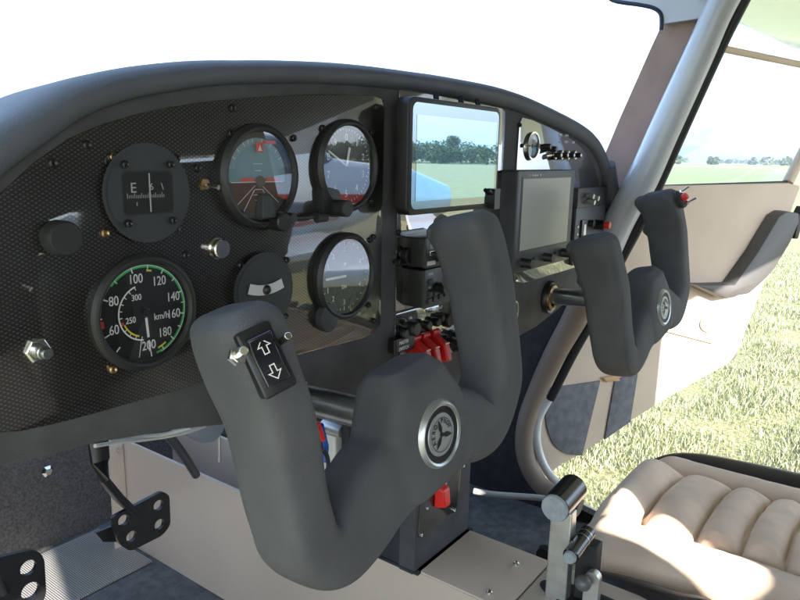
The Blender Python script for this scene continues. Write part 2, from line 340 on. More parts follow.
T=[]
for k,rr in((60,.76),(80,.76),(100,.74),(120,.72),(140,.74),(160,.72),(180,.70),(200,.74)):
    x_,y_=ang(A[k]+(2 if k!=200 else 2),rd*rr); T.append((str(k),.0088,x_,y_,z+.0002,0,.80))
T+=[('300',.0058,-.0055,.0105,z+.0002,0,.85),('250',.0058,-.0105,-.004,z+.0002,0,.85),('km/h',.0064,.0125,-.0048,z+.0002,0,.9)]
merge_text(T,root,white,'numerals')
# compass
root,z=instr('panel_compass',144.5,193,.0288,.0287,'slate grey compass showing the letter E in a square window, upper left',h=.004,face=slate,glass=False,m=slate)
root.location.y=-.0023
ch=root.children
for o in list(ch):
    if o.name.startswith('dial'): o.location=(0,0,.0034)
w=MB().prism(rrect(-.0175,-.0125,.0175,.0135,.003),.0036,.0046); w.build('window',dialm,root)
f=MB().prism(rrect(-.0186,-.0136,.0186,.0146,.0036),.0035,.0043); f.build('window_frame',blackm,root)
merge_text([('E',.009,-.011,.0035,.0048,0),('6',.006,.002,.004,.0048,0),('\\',.006,.010,.004,.0048,0),('ı',.005,-.009,-.006,.0048,0)],root,mat('faded_ink',(.32,.32,.34),.6),'numerals')
w=MB()
for i in range(22): w.box((-.0155+i*.00125,-.0018+(.0006 if i%4==0 else 0),.0049),(.00035,.0032 if i%4==0 else .002,.0001))
w.build('scale_marks',MATS['faded_ink'],root)
MB().box((.0004,.0005,.0052),(.0007,.0245,.0006)).build('lubber_line',MATS['faded_ink'],root)
for a in(42,138,222,318):
    x_,y_=ang(a,.0245); o=bpy.data.objects.new('screw',sm); COL.objects.link(o); o.parent=root; o.location=(x_,y_,.0054); o.scale=(.75,)*3
# attitude
root,z=instr('attitude_indicator',258.5,176,.0385,.0325,'artificial horizon gauge with blue sky and brown ground, top row centre',h=.0085,depth=.0006,face=brn)
rd=.0325
b=MB(); n=40; v=[(rd*.98*cos(R(t)),rd*.98*sin(R(t)),z+.0002) for t in [ -8+196*k/n for k in range(n+1)]]; b.add(v,[tuple(range(n+1))]); b.build('sky_half',skyd,root)
b=MB(); arcmesh(b,rd*.72,rd*.86,-78,78,z+.0003); b.build('bank_ring',ringm,root)
b=MB(); arcmesh(b,rd*.86,rd*1.0,-100,100,z+.0004); arcmesh(b,rd*.84,rd,100,260,z+.0004); b.build('outer_ring',mat('ring_brown',(.09,.075,.06),.5),root)
w=MB(); w.box((0,-.0045,z+.0006),(.052,.0007,.0001))
for a,r0,r1 in((232,.12,.8),(128,.12,.8),(215,.2,.85),(145,.2,.6)): 
    x_,y_=ang(a,1); w.add([(x_*rd*r0-.0004,y_*rd*r0-.0045,z+.0008),(x_*rd*r0+.0004,y_*rd*r0-.0045,z+.0008),(x_*rd*r1+.0004,y_*rd*r1-.0045,z+.0008),(x_*rd*r1-.0004,y_*rd*r1-.0045,z+.0008)],[(0,1,2,3)])
for k,y_ in((.006,.004),(.009,.009),(.006,-.010),(.010,-.014),(.007,-.018)): w.box((0,y_,z+.0008),(k,.0005,.0001))
for a in(-60,-45,-30,-20,-10,10,20,30,45,60): tick(w,a,rd*.76,rd*.86,.0006,z+.0005)
w.build('scale_marks',white,root)
r_=MB(); r_.box((-.012,-.0025,z+.003),(.013,.0022,.0006)); r_.box((.012,-.0025,z+.003),(.013,.0022,.0006)); r_.box((.010,.0250,z+.003),(.012,.0022,.0005)); r_.add([(-.0035,.0175,z+.003),(.0035,.0175,z+.003),(.0035,.0245,z+.003),(-.0035,.0245,z+.003)],[(0,1,2,3)]); r_.build('red_wings',redf,root)
MB().add([(-.002,.0185,z+.0034),(.002,.0185,z+.0034),(0,.023,z+.0034)],[(0,1,2)]).build('bank_pointer',white,root)
MB().lathe([(.0,.001),(.004,.001),(.0045,0)],Matrix.Translation((0,-.004,z+.003)),20).build('centre_disc',mat('dull_brown',(.16,.13,.11),.5),root)
b=MB().add([(-.0065,-.031,.004),(.0085,-.031,.004),(.0060,-.0125,.004),(-.0035,-.0125,.004),(-.0065,-.031,.013),(.0085,-.031,.013),(.0055,-.0135,.010),(-.003,-.0135,.010)],[(0,1,2,3)[::-1],(4,5,6,7),(0,1,5,4),(1,2,6,5),(2,3,7,6),(3,0,4,7)]); b.build('adjust_block',slate,root,bevel=.001)
MB().lathe([(0,.017),(.0065,.017),(.0075,.016),(.0075,.006),(.0068,.004),(.0068,0)],Matrix.Translation((.0125,-.0345,0)),28).build('adjust_knob',black,root)
# caging lever bar
p0=pz(292,218,.012); p1=pz(326,217,.012)
lev=empty('pull_lever',(p0[0],-.0023,p0[1]),PANROT,'thin black pull lever with knurled tip beneath the artificial horizon','lever')
dx=p1[0]-p0[0]; dz=p1[1]-p0[1]
MB().cyl((0,0,.010),(dx,dz,.010),.0012).build('rod',black,lev); MB().cyl((dx-.012,dz,.010),(dx,dz,.010),.0042,.0038).build('tip',blackm,lev); MB().cyl((0,0,0),(0,0,.012),.004).build('pivot',black,lev)
MB().cyl((dx-.0002,dz,.010),(dx+.0008,dz,.010),.003).build('tip_cap',alu,lev)
# altimeter
root,z=instr('altimeter',346.5,166,.0395,.0335,'altimeter with white numerals and mirror-like glass, top right of the large insert',h=.0080,depth=.0008)
rd=.0325; T=[];w=MB()
for k in range(10):
    x_,y_=ang(k*36,rd*.74); T.append((str(k),.0085,x_,y_,z+.0003,0,.85)); 
    for j in range(5): tick(w,k*36+j*7.2,rd*(.88 if j==0 else .92),rd*.98,.0006,z+.0002)
merge_text(T,root,white,'numerals'); w.build('scale_marks',white,root)
nd=MB(); tick(nd,-62,0,rd*.82,.0016,z+.0012); tick(nd,14,0,rd*.5,.0028,z+.001); nd.build('needle',white,root)
MB().lathe([(0,.023),(.0062,.023),(.007,.022),(.007,.008),(.006,.006),(.006,0)],Matrix.Translation((-.022,-.0345,0)),28).build('setting_knob',blackm,root)
MB().prism(rpoly([(-.034,-.040),(-.012,-.044),(-.012,-.020),(-.036,-.016)],.005),-.0005,.006,inset=.001).build('bezel_ear',bezelm,root)
# vertical speed
root,z=instr('climb_rate_indicator',344.5,276,.039,.033,'climb rate gauge reflecting the meadow, lower right of the large insert',h=.0080,depth=.0008)
rd=.032; T=[];w=MB()
for a,s in((-64,'1'),(-38,'2'),(0,'3'),(-116,'1'),(-142,'2'),(180,'3'),(64,'4'),(116,'4')):
    x_,y_=ang(a,rd*.75); T.append((s,.0068,x_,y_,z+.0003,0,.85)); tick(w,a,rd*.86,rd*.98,.0008,z+.0002)
for a in range(-170,180,13): tick(w,a,rd*.92,rd*.98,.0005,z+.0002)
T+=[('UP',.0045,.0,.010,z+.0003,0),('DN',.0045,0,-.010,z+.0003,0)]
tick(w,-90,rd*-.05,rd*.8,.0022,z+.0015); merge_text(T,root,white,'numerals'); w.build('scale_marks',white,root)
MB().prism([(.012*cos(t*PI/10)-.024,.013*sin(t*PI/10)-.0335) for t in range(20)],-.0008,.0065,inset=.001).build('bezel_ear',slate,root)
# turn and slip
root,z=instr('slip_indicator',261,290,.0272,.0271,'small slate slip gauge with curved white ball tube, between the two lower dials',h=.0045,face=slate,glass=False,m=slate)
for o in list(root.children):
    if o.name.startswith('dial'): o.location=(0,0,.0040)
b=MB(); n=14; v=[];f=[]
for k in range(n+1):
    a=-20+40*k/n
    for r in(.047,.055): v.append((r*sin(R(a)),.052-r*cos(R(a)),.0062))
for k in range(n): f.append((2*k,2*k+1,2*k+3,2*k+2))
b.add(v,f); b.build('level_tube',mat('tube_white',(.62,.64,.66),.25,coat=1),root)
MB().lathe([(0,.0038),(.0022,.0032),(.0036,.0016),(.004,0)],Matrix.Translation((.0,.001,.006)),20).build('slip_ball',black,root)
# small gauge on right insert
root,z=instr('fuel_gauge',531.3,146,.0138*1.28,.0150,'small chrome ringed gauge with quartered blue and cream face, above the engine monitor',h=.004,depth=.0008,face=dialm,m=chrome)
for (c,a0,a1,nm) in(((.30,.28,.24),0,90,'quarter_mark'),((.05,.30,.55),90,180,'quarter_mark'),((.75,.78,.74),180,270,'quarter_mark'),((.50,.46,.34),270,360,'quarter_mark')):
    b=MB(); arcmesh(b,.003,.0125,a0+6,a1-6,z); b.build(nm,mat('quarter_%d'%a0,c,.4),root)
# ------------------------------------------------------------------ tablet on arm
t0=pz(409,95,.03); t1=pz(501,108,.03); t2=pz(497,205,.03); t3=pz(407,217,.03)
xa,xb,za,zb=(t0[0]+t3[0])/2,(t1[0]+t2[0])/2,t2[1]*.25+t3[1]*.75,(t0[1]+t1[1])/2
tab=empty('tablet_display',(xa,-.012,za),PANROT,'black framed tablet display with mirroring glass, standing proud of the centre insert','display')
W_,H_=xb-xa,zb-za
MB().prism(rrect(0,0,W_,H_,.009),.004,.018,inset=.002).build('case',black,tab)
MB().prism(rrect(.0055,.0055,W_-.0050,H_-.0050,.007),.0182,.0186).build('glass',tabg,tab)
MB().prism(rrect(.012,.013,W_-.010,H_-.016,.001),.0188,.0189).build('screen',tabs,tab)
MB().box((W_*.5,H_*.5,-.003),(.05,.05,.014)).build('mount_plate',blackm,tab)
b=MB().cyl((W_*.9,.018,.016),(W_*.97,.002,.022),.0035); b.box((W_*.93,.010,.021),(.012,.022,.008)); b.cyl((W_*.85,.02,.021),(W_*.93,.013,.021),.0022); b.build('clamp',black,tab)
for k in(.35,.62,.82): MB().cyl((W_*k,H_-.004,.008),(W_*k+.006,H_+.007,.002),.0028).build('mount_arm',black,tab)
# ------------------------------------------------------------------ engine monitor
mm=.024
q=[pz(519,169,mm),pz(574,171,mm),pz(571,257,mm),pz(512,277,mm)]
xa=(q[0][0]+q[3][0])/2; xb=(q[1][0]+q[2][0])/2; zb=(q[0][1]+q[1][1])/2; za=(q[2][1]+q[3][1])/2; W_,H_=xb-xa,zb-za
mon=empty('engine_monitor',(xa,-.002,za),PANROT,'grey engine monitor with blank olive screen, facing the right seat','display')
MB().prism(rrect(0,0,W_,H_,.004),0,.022,inset=.002).build('case',devgrey,mon)
s0=pz(523,179,mm); s1=pz(566,241,mm)
MB().prism([(s0[0]-xa-.003,s1[1]-za-.003),(s1[0]-xa+.003,s1[1]-za-.003),(s1[0]-xa+.003,s0[1]-za+.003),(s0[0]-xa-.003,s0[1]-za+.003)],.0218,.0224).build('screen_frame',black,mon)
MB().prism([(s0[0]-xa,s1[1]-za),(s1[0]-xa,s1[1]-za),(s1[0]-xa,s0[1]-za),(s0[0]-xa,s0[1]-za)],.0225,.0228).build('screen',lcd,mon)
merge_text([('AVMAL 2',.0105,W_*.26,H_-.009,.0222,0,.9)],mon,white); merge_text([('ww',.006,W_*.85,H_-.009,.0222,0)],mon,MATS['faded_ink'],'lettering')
for k,h,r in((.14,.014,.0062),(.52,.012,.0058),(.86,.013,.0062)): MB().lathe([(0,h),(r*.9,h),(r,h-.001),(r,.001),(r*1.1,0)],Matrix.Translation((W_*k,.012,.022)),24).build('knob',black,mon)
for k in(.33,.7): MB().box((W_*k,.014,.023),(.006,.004,.002)).build('button',blackm,mon,bevel=.0006)
# ------------------------------------------------------------------ radios
X0=pz(401.5,250)[0]; d=ray(425,252); yf=-(-.4+(X0/d.x)*d.y)   # front plane offset
def radio(name,vt0,vb0,label,kind):
    ztop=pz(425,vt0,yf)[1]; zbot=pz(425,vb0,yf)[1]; H=ztop-zbot; W=.062
    r=empty(name,(X0,-.002,zbot),PANROT,label,'radio','avionics boxes stacked in the centre insert')
    MB().prism(rrect(0,0,W,H,.0015),0,yf-.004,inset=.0006).build('case',black,r)
    MB().prism(rrect(-.0004,-.0004,W+.0004,H+.0004,.002),yf-.0038,yf-.001,inset=.0008).build('face_plate',devgrey,r)
    return r,W,H,yf-.001
r,W,H,zf=radio('radio_set',238.5,268.5,'upper black radio with silver display strip and thumb knob beside the yoke grip',0)
MB().box((.014,H-.008,zf),(.014,.006,.001)).build('display',lcd,r); MB().box((.018,H-.0155,zf),(.022,.005,.0015)).build('silver_strip',chrome,r,bevel=.0005)
MB().lathe([(0,.016),(.0055,.016),(.0065,.015),(.0065,0)],Matrix.Translation((.020,H*.38,zf)),24).build('knob',black,r); MB().lathe([(0,.017),(.003,.017)],Matrix.Translation((.020,H*.38,zf)),16).build('knob_cap',alu,r)
MB().box((.010,.0045,zf),(.014,.004,.001)).build('label_plate',white,r)
r,W,H,zf=radio('transponder',270.5,308.5,'lower black transponder with rows of small grey keys beneath the upper radio',1)
for i,(x_,y_) in enumerate([(.008,H-.012),(.008,H-.024),(.018,H-.024),(.007,.007),(.017,.008),(.027,.009),(.037,.010)]): MB().box((x_,y_,zf+.0008),(.0065,.0055,.003)).build('key',slate,r,bevel=.0008)
MB().lathe([(0,.012),(.004,.012),(.005,.011),(.005,0)],Matrix.Translation((.020,H-.019,zf)),20).build('knob',black,r)
merge_text([('XPDR',.0035,.009,H-.0045,zf+.0004,0),('ALT',.003,.009,H-.018,zf+.0004,0)],r,white)
# round knob left of radio
knob(403,255,.008,.010,black); knob(397,262,.004,.006,black)
# lower centre insert: knobs, guards
for u,v,r,h in[(398,332,.0055,.012),(405,327,.0075,.016),(421,324,.0050,.012),(431,321,.0048,.011),(442,319,.0080,.012),(436,317,.004,.01)]: knob(u,v,r,h,black,name='rotary_knob')
knob(448,317,.0040,.020,red,name='red_button')
merge_text([('OIL',.004,*pz(411,318,.003),.0026,0),('PUMP',.004,*pz(421,316,.003),.0026,0),('FLAP',.004,*pz(441,331,.003),.0026,0),('LAND',.004,*pz(449,328,.003),.0026,0),('STROBE',.004,*pz(457,325,.003),.0026,0)],panel,white,'switch_lettering')
merge_text([('MAIN',.0042,*pz(421,311.5,.003),.0026,0),('AVIO',.0042,*pz(430,310,.003),.0026,0),('START',.0042,*pz(440,308,.003),.0026,0)],panel,white,'switch_lettering')
# master key switch and placard
x_,z_=pz(400,343,.004); b=MB().box((x_,z_,.006),(.034,.016,.010)); pl=b.build('placard_block',black,panel,bevel=.002)
merge_text([('MASTER',.0052,x_-.003,z_+.0028,.0113,0,.85),('SWITCH',.0052,x_-.003,z_-.0035,.0113,0,.85)],pl,white)
x_,z_=pz(399,357,.004); M=Matrix.Translation((x_,z_,.002)); k=MB().lathe([(0,.006),(.0062,.006),(.0075,.004),(.0075,0)],M,28).build('key_switch',chrome,panel)
MB().lathe([(0,.010),(.004,.010),(.004,.006)],M,20).build('key_barrel',steel,k); MB().box((x_,z_,.018),(.0022,.011,.018)).build('key',steel,k,bevel=.0008)
# red switch guards
for i,(u,v) in enumerate([(417,356),(426,353),(436,349)]):
    x_,z_=pz(u,v,.010); 
    base=MB().box((x_,z_+.004,.0045),(.0125,.030,.005)).build('guard_base',red,panel,bevel=.001)
    b=MB().add([(x_-.0055,z_-.014,.006),(x_+.0055,z_-.014,.006),(x_+.0055,z_+.018,.006),(x_-.0055,z_+.018,.006),(x_-.0045,z_-.010,.029),(x_+.0045,z_-.010,.029),(x_+.005,z_+.008,.024),(x_-.005,z_+.008,.024)],[(0,3,2,1),(4,5,6,7),(0,1,5,4),(1,2,6,5),(2,3,7,6),(3,0,4,7)])
    b.build('guard_cover',red,base,bevel=.0018); MB().box((x_,z_+.009,.0245),(.006,.0012,.0015)).build('guard_mark',white,base)
    MB().cyl((x_-.0062,z_+.019,.008),(x_+.0062,z_+.019,.008),.003).build('guard_hinge',red,base)
for u,v in[(446,339),(452,334),(455,348),(463,344)]:
    x_,z_=pz(u,v,.003); n=MB().lathe([(0,.003),(.0045,.003),(.005,0)],Matrix.Translation((x_,z_,.002)),6).build('toggle_switch',black,panel)
    MB().cyl((x_,z_,.004),(x_+.001,z_-.003,.020),.0026,.0034).build('toggle_lever',black,n); MB().cyl((x_+.001,z_-.003,.0198),(x_+.001,z_-.0031,.0208),.0024).build('toggle_tip',alu,n)
# right insert small parts
for i,u in enumerate((553,559.5,566,573)):
    v=155+i*.1; x_,z_=pz(u,v,.003); n=MB().lathe([(.0035,.004),(.0062,.005),(.0068,.003),(.0068,0)],Matrix.Translation((x_,z_,.002)),20).build('breaker_ring',chrome,panel)
    MB().lathe([(0,.013),(.0030,.013),(.0038,.012),(.0036,.005),(.0036,0)],Matrix.Translation((x_,z_,.002)),18).build('breaker_button',black,n)
    MB().lathe([(0,.0142),(.0022,.0138),(.0022,.0130)],Matrix.Translation((x_,z_,.002)),14).build('breaker_cap',alu,n)
    if i: merge_text([(('FUEL','INST','PANEL','AUX')[i],.0046,x_,z_+.027,.0026,0,.9),(('PUMP','5 A','LIGHT','10 A')[i],.0046,x_,z_+.018,.0026,0,.9)],panel,white,'switch_lettering')
for u,v in((541,146.5),(547,149)): knob(u,v,.0038,.014,black,name='indicator_lamp')
merge_text([('UL',.004,*pz(553,155),.0026,0)],panel,white,'switch_lettering')
# right radio stack
a=pz(575,208,.004); c=pz(600,262,.004)
rs=empty('intercom_panel',(a[0],-.0024,c[1]+.008),PANROT,'narrow intercom strip with red topped knob and toggles, at the far right of the panel','radio')
W_=c[0]-a[0]; H_=a[1]-c[1]-.008
MB().prism(rrect(0,0,W_,H_,.002),0,.004,inset=.0008).build('face_plate',devgrey,rs)
MB().prism(rrect(W_*.16,.004,W_*.34,H_*.78,.002),.0042,.007,inset=.0006).build('slider_slot',black,rs); MB().box((W_*.25,H_*.4,.0073),(W_*.07,H_*.6,.0008)).build('slider_scale',alu,rs)
for k in range(5): MB().box((W_*.08,H_*(.15+.13*k),.0046),(.004,.003,.001)).build('key',alu,rs)
MB().lathe([(0,.016),(.007,.016),(.008,.015),(.008,0)],Matrix.Translation((W_*.66,H_*.66,.004)),24).build('knob',black,rs); MB().lathe([(0,.024),(.0052,.024),(.0058,.022),(.0058,.015)],Matrix.Translation((W_*.66,H_*.66,.004)),24).build('red_cap',red,rs)
MB().lathe([(0,.008),(.005,.008),(.0055,0)],Matrix.Translation((W_*.45,H_*.70,.004)),20).build('knob',black,rs)
MB().cyl((W_*.6,H_*.38,.004),(W_*.62,H_*.37,.030),.0016,.0022).build('toggle_lever',chrome,rs); MB().lathe([(0,.004),(.005,.004),(.0055,0)],Matrix.Translation((W_*.6,H_*.38,.004)),6).build('toggle_nut',chrome,rs)
MB().lathe([(0,.014),(.0055,.014),(.006,0)],Matrix.Translation((W_*.62,H_*.12,.004)),20).build('red_button',red,rs)
# dark switch row above it
a=pz(576,188,.004); c=pz(604,205,.004)
b=MB().box(((a[0]+c[0])/2,(a[1]+c[1])/2,.004),(abs(c[0]-a[0]),abs(a[1]-c[1]),.008)); sb=b.build('switch_block',black,panel,bevel=.001)
for u,v in((589,195),(590,201),(594,197)): x_,z_=pz(u,v,.012); MB().cyl((x_,z_,.008),(x_,z_-.002,.020),.0032,.004).build('toggle_lever',alu,sb)
# pedestal black plate
pp_=rpoly([pz(417,539),pz(456,508),pz(460.5,457),pz(420,490)],[.006]*4)
pb=MB().prism(pp_,.0003,.0025,inset=.0006).build('pedestal_plate',carb,panel)
for u,v in((421,535),(454,510),(427,508)): screw(u,v,sm2,.0025,.6)
x_,z_=pz(440,494,.006); g=MB().add([(x_-.008,z_-.016,.003),(x_+.008,z_-.016,.003),(x_+.008,z_+.016,.003),(x_-.008,z_+.016,.003),(x_-.006,z_-.012,.018),(x_+.006,z_-.012,.018),(x_+.007,z_+.008,.015),(x_-.007,z_+.008,.015)],[(0,3,2,1),(4,5,6,7),(0,1,5,4),(1,2,6,5),(2,3,7,6),(3,0,4,7)]).build('guard_cover',red,panel,bevel=.0018)
for u,v in((437,483),(448,468),(455,466)):
    x_,z_=pz(u,v,.006); n=MB().lathe([(0,.003),(.0055,.003),(.0062,0)],Matrix.Translation((x_,z_,.0025)),6).build('toggle_nut',chrome,panel); MB().cyl((x_,z_,.004),(x_+.002,z_+.004,.017),.002,.003).build('toggle_lever',chrome,n)
x_,z_=pz(456,460,.006); MB().box((x_,z_,.008),(.008,.010,.012)).build('red_tab',red,panel,bevel=.001)
# pull ring right of grip
x_,z_=pz(516,311,.003); MB().lathe([(.0105+.0012*cos(t*PI/4),.004+.0012*sin(t*PI/4)) for t in range(9)],Matrix.Translation((x_-.004,z_,0))@Matrix.Diagonal((.75,1.25,1,1)),32).build('pull_ring',alu,panel)
# ================================================================== YOKES
YR=Matrix.Rotation(-.0351,4,'Z')@Matrix.Rotation(-.1126,4,'X')
def yoke_mesh():
    b=MB()
    def S(path,rad,e=2.6): b.sweep(path,rad,seg=26,sect=e)
    for s in(-1,1):
        pts=[(.117,.010,.126),(.117,.009,.118),(.118,.007,.105),(.118,.004,.085),(.1165,.001,.064),(.1155,0,.040),(.115,-.001,.015),(.112,-.002,-.008),(.106,-.002,-.024),(.094,-.001,-.036),(.079,0,-.041),(.062,0,-.037),(.044,0,-.028),(.024,0,-.016),(.0,0,-.008)]
        rd=[(.012,.018),(.019,.025),(.0205,.0265),(.020,.0262),(.0195,.0255),(.0192,.0248),(.0188,.0240),(.0186,.0238),(.0190,.0236),(.0208,.0236),(.0245,.024),(.0275,.0235),(.030,.023),(.032,.023),(.032,.023)]
        sh=[0,0,0,0,0,.002,.005,.008,.013,.016,.017,.014,.008,.002,0] if s<0 else [0,0,0,0,0,-.001,-.002,-.003,-.004,-.004,-.003,-.002,0,0,0]; P=smoothpath([Vector((s*(x+q),y,z+(.006 if .03<x<.11 and z<0 else 0))) for (x,y,z),q in zip(pts,sh)],4); rr=[Vector((*r,0)) for r in rd]; rr=[(q.x,q.y) for q in smoothpath(rr,4)]
        S(P,rr,3.7)
        # beak and finger rest on the forward side
        S([(s*.117,.020,.108),(s*.117,.030,.113),(s*.117,.038,.115),(s*.117,.043,.115)],[(.016,.018),(.0155,.014),(.013,.010),(.008,.005)],2.3) if False else None
        for (x,y,z,r,l) in((.117,.026,.108,.014,1.2),(.117,.034,.112,.0095,1.4),(.1165,.026,.072,.0085,1.7)):
            M=Matrix.Translation((s*x,y,z))@Matrix.Diagonal((l,1,1,1)); b.lathe([(r*sin(t*PI/12)+1e-5,-r*cos(t*PI/12)) for t in range(13)],M,20)
    # hub block
    b.sweep([(0,-.002,-.046),(0,-.002,-.041),(0,-.001,-.015),(0,0,.012),(0,.001,.037),(0,.002,.046)],[(.032,.018),(.042,.0235),(.052,.0245),(.044,.0245),(.029,.0235),(.022,.015)],seg=36,sect=4.5)
    me=b.mesh('yoke_body'); o=bpy.data.objects.new('tmp',me); COL.objects.link(o)
    m=o.modifiers.new('r','REMESH'); m.mode='VOXEL'; m.voxel_size=.0018; m.use_smooth_shade=True
    m=o.modifiers.new('s','SMOOTH'); m.factor=.6; m.iterations=7
    dg=bpy.context.evaluated_depsgraph_get(); out=bpy.data.meshes.new_from_object(o.evaluated_get(dg)); bpy.data.objects.remove(o)
    out.name='yoke_body'; out.materials.clear(); out.materials.append(foam); out.shade_smooth(); return out
YM=yoke_mesh()
BD=.0355/1.0   # nominal
def badge(root,yb=-.0245,z0=-.004):
    M=Matrix.Translation((0,yb,z0))@Matrix.Rotation(PI/2,4,'X')     # local z -> -Y
    r1=.0235
    bd=MB().lathe([(.0192,.0005),(.0200,.0026),(.0215,.0034),(.0232,.0022),(r1+.0012,-.001)],M,56).build('badge',mat('badge_ring_silver',(.50,.52,.54),.32,metal=.7) if 'badge_ring_silver' not in MATS else MATS['badge_ring_silver'],root)
    MB().lathe([(.0145,.0012),(.0197,.0018)],M,48).build('badge_ring',dialm,bd)
    MB().lathe([(0,.0020),(.0148,.0020),(.0152,.0014)],M,48).build('badge_disc',mat('badge_silver',(.40,.41,.41),.4,metal=.5) if 'badge_silver' not in MATS else MATS['badge_silver'],bd)
    c=MB(); arcmesh(c,.0118,.0122,0,360,.00225); c.v=[tuple(M@Vector(p)) for p in c.v]; c.build('badge_circle',dialm,bd)
    pr=MB()
    for a in(-8,112,226):
        for k in range(10):
            t0,t1=k/10,(k+1)/10; wf=lambda t:.0004+.00155*sin(PI*min(1,max(0,t))**.8)**1.2 if t<1 else .0003
            x0,y0=ang(a,.0012+.0100*t0);x1,y1=ang(a,.0012+.0100*t1); d=Vector((x1-x0,y1-y0)).normalized(); n=Vector((-d.y,d.x))
            w0,w1=wf(t0),wf(t1); pr.add([(x0-n.x*w0,y0-n.y*w0,.0024),(x0+n.x*w0,y0+n.y*w0,.0024),(x1+n.x*w1,y1+n.y*w1,.0024),(x1-n.x*w1,y1-n.y*w1,.0024)],[(0,1,2,3)],M)
    pr.lathe([(0,.0028),(.0016,.0028),(.0018,.002)],M,16); pr.build('badge_propeller',dialm,bd)
    T=[]
    for ch,a in zip('AERO',(-104,-80,-57,-34)): x_,y_=ang(a,.0098 if 0 else .0096); T.append((ch,.0048,x_,y_,.0024,-R(a)))
    for ch,a in zip('PILOT',(14,30,44,60,78)): x_,y_=ang(a,.0096); T.append((ch,.0048,x_,y_,.0024,-R(a)))
    o=merge_text(T,bd,dialm,'badge_lettering'); o.data.transform(M)
def yoke(X,roll,label):
    root=bpy.data.objects.new('control_yoke',None); COL.objects.link(root); root.empty_display_size=.02
    M=Matrix.Translation((X,-.1368,1.4135))@YR@Matrix.Rotation(-roll,4,'Y'); root.matrix_world=M
    tag(root,label,'yoke','control yokes')
    bd=bpy.data.objects.new('body',YM); COL.objects.link(bd); bd.parent=root
    Mi=M.inverted(); p0=Mi@Vector((X,.10,1.402)); p1=Mi@Vector((X,-.125,1.412))
    MB().cyl(p0,p1,.0118,seg=32).build('shaft',steel,root)
    badge(root); return root,M
yl,ML=yoke(.3749,.165,'near ram horn yoke in grey covering with a black rocker switch on its left grip')
yr,MR_=yoke(.9088,.19,'far ram horn yoke before the right seat with red button on its right grip')
Mi=ML.inverted()
# rocker on the left grip
cw=onY(265,360,-.143); vdir=Vector((-.17,.40,.90)).normalized(); udir=Vector((.92,-.36,.16)); udir=(udir-vdir*udir.dot(vdir)).normalized(); nd=udir.cross(vdir)
Mw=Matrix((udir,vdir,nd)).transposed().to_4x4(); Mw.translation=cw; M=Mi@Mw
rk=MB().prism(rrect(-.0098,-.0185,.0098,.0185,.0022),-.008,.004,M,inset=.001).build('rocker_housing',black,yl)
b=MB(); prf=[(-.0135,.0040),(-.0130,.0072),(-.0060,.0064),(.0,.0060),(.0060,.0070),(.0125,.0098),(.0135,.0090),(.0138,.0040)]
v=[];f=[]
for sx in(-.0066,.0066):
    for y_,z_ in prf: v.append((sx,y_,z_))
n=len(prf); f=[tuple(range(n)),tuple(range(n,2*n))[::-1]]+[(i,(i+1)%n,n+(i+1)%n,n+i) for i in range(n)]
b.add(v,f,M); b.build('rocker_button',mat('rocker_black',(.012,.013,.018),.22,coat=.5),rk,bevel=.0012)
# outlined arrows
def arrow(cy,s,z):
    P=[(-.0012,-.0028),(.0012,-.0028),(.0012,.0004),(.0030,.0004),(0,.0040),(-.0030,.0004),(-.0012,.0004)]; P=[(x*1.35,y*s*1.25+cy) for x,y in P]; b=MB(); n=len(P)
    if s<0: P=P[::-1]
    I=off_poly(P,-.00062)
    b.add([(x,y,z+(y-cy)*.13*0+.0) for x,y in P]+[(x,y,z) for x,y in I],[(i,(i+1)%n,n+(i+1)%n,n+i) for i in range(n)],M); return b
arrow(.0065,1,.0087).build('up_arrow',white,rk); arrow(-.0062,-1,.0073).build('down_arrow',white,rk)
for (u,v,mt,du,dv,tip) in((238,356,brass,10,-9,chrome),(277,345,brass,17,-14,black)):
    p=onY(u,v,-.139); q=onY(u+du*.6,v+dv*.6,-.154); n_=(Mw.to_3x3()@Vector((0,0,1)))
    pi,qi=Mi@p,Mi@q; ni=(Mi.to_3x3()@n_)
    nu=MB(); Mt=Matrix.Translation(pi-ni*.003)@ni.to_track_quat('Z','Y').to_matrix().to_4x4(); nu.lathe([(0,.0055),(.0030,.0055),(.0032,.0042),(.0046,.0042),(.0050,.003),(.0050,0)],Mt,6); t=nu.build('toggle_nut',chrome,yl,smooth=20)
    MB().cyl(pi,qi,.0014,.0021).build('toggle_lever',tip,t)
    if tip is black: MB().cyl(qi,qi+(qi-pi).normalized()*.002,.0019).build('toggle_tip',chrome,t)
# red button cluster on the far yoke's right grip
Mi=MR_.inverted(); c0=Mi@onY(664,200,-.165)
M=Matrix.Translation(Vector((.117,-.018,.112)))@Matrix.Rotation(R(62),4,'X')
g=MB().lathe([(0,.006),(.011,.006),(.013,.004),(.013,0)],M,28).build('switch_housing',blackm,yr)
MB().lathe([(0,.013),(.0042,.013),(.0050,.0115),(.0050,.005)],M,20).build('red_button',red,g)
for dx,dy in((.006,.008),(.006,-.009)): 
    p=M@Vector((dx,dy,.005)); q=M@Vector((dx+.008,dy*1.1,.016)); MB().cyl(p,q,.0013,.0019).build('toggle_lever',chrome,g); MB().lathe([(0,.008),(.003,.008),(.0035,.006)],M@Matrix.Translation((dx,dy,0)),6).build('toggle_nut',chrome,g)
# ================================================================== CABIN SHELL (the aeroplane)
plane=empty('aeroplane',(.57,-.4,0),(0,0,0),'high winged light aeroplane whose beige cabin surrounds the instrument panel','aeroplane')
PO=Vector((.57,-.4,0))
def pb_(b,name,m,bevel=0,smooth=35,parent=None):
    b.v=[(x-.57,y+.4,z) for x,y,z in b.v]; return b.build(name,m,parent or plane,bevel,smooth)
FL=.935; XR=1.15; XL=-.03
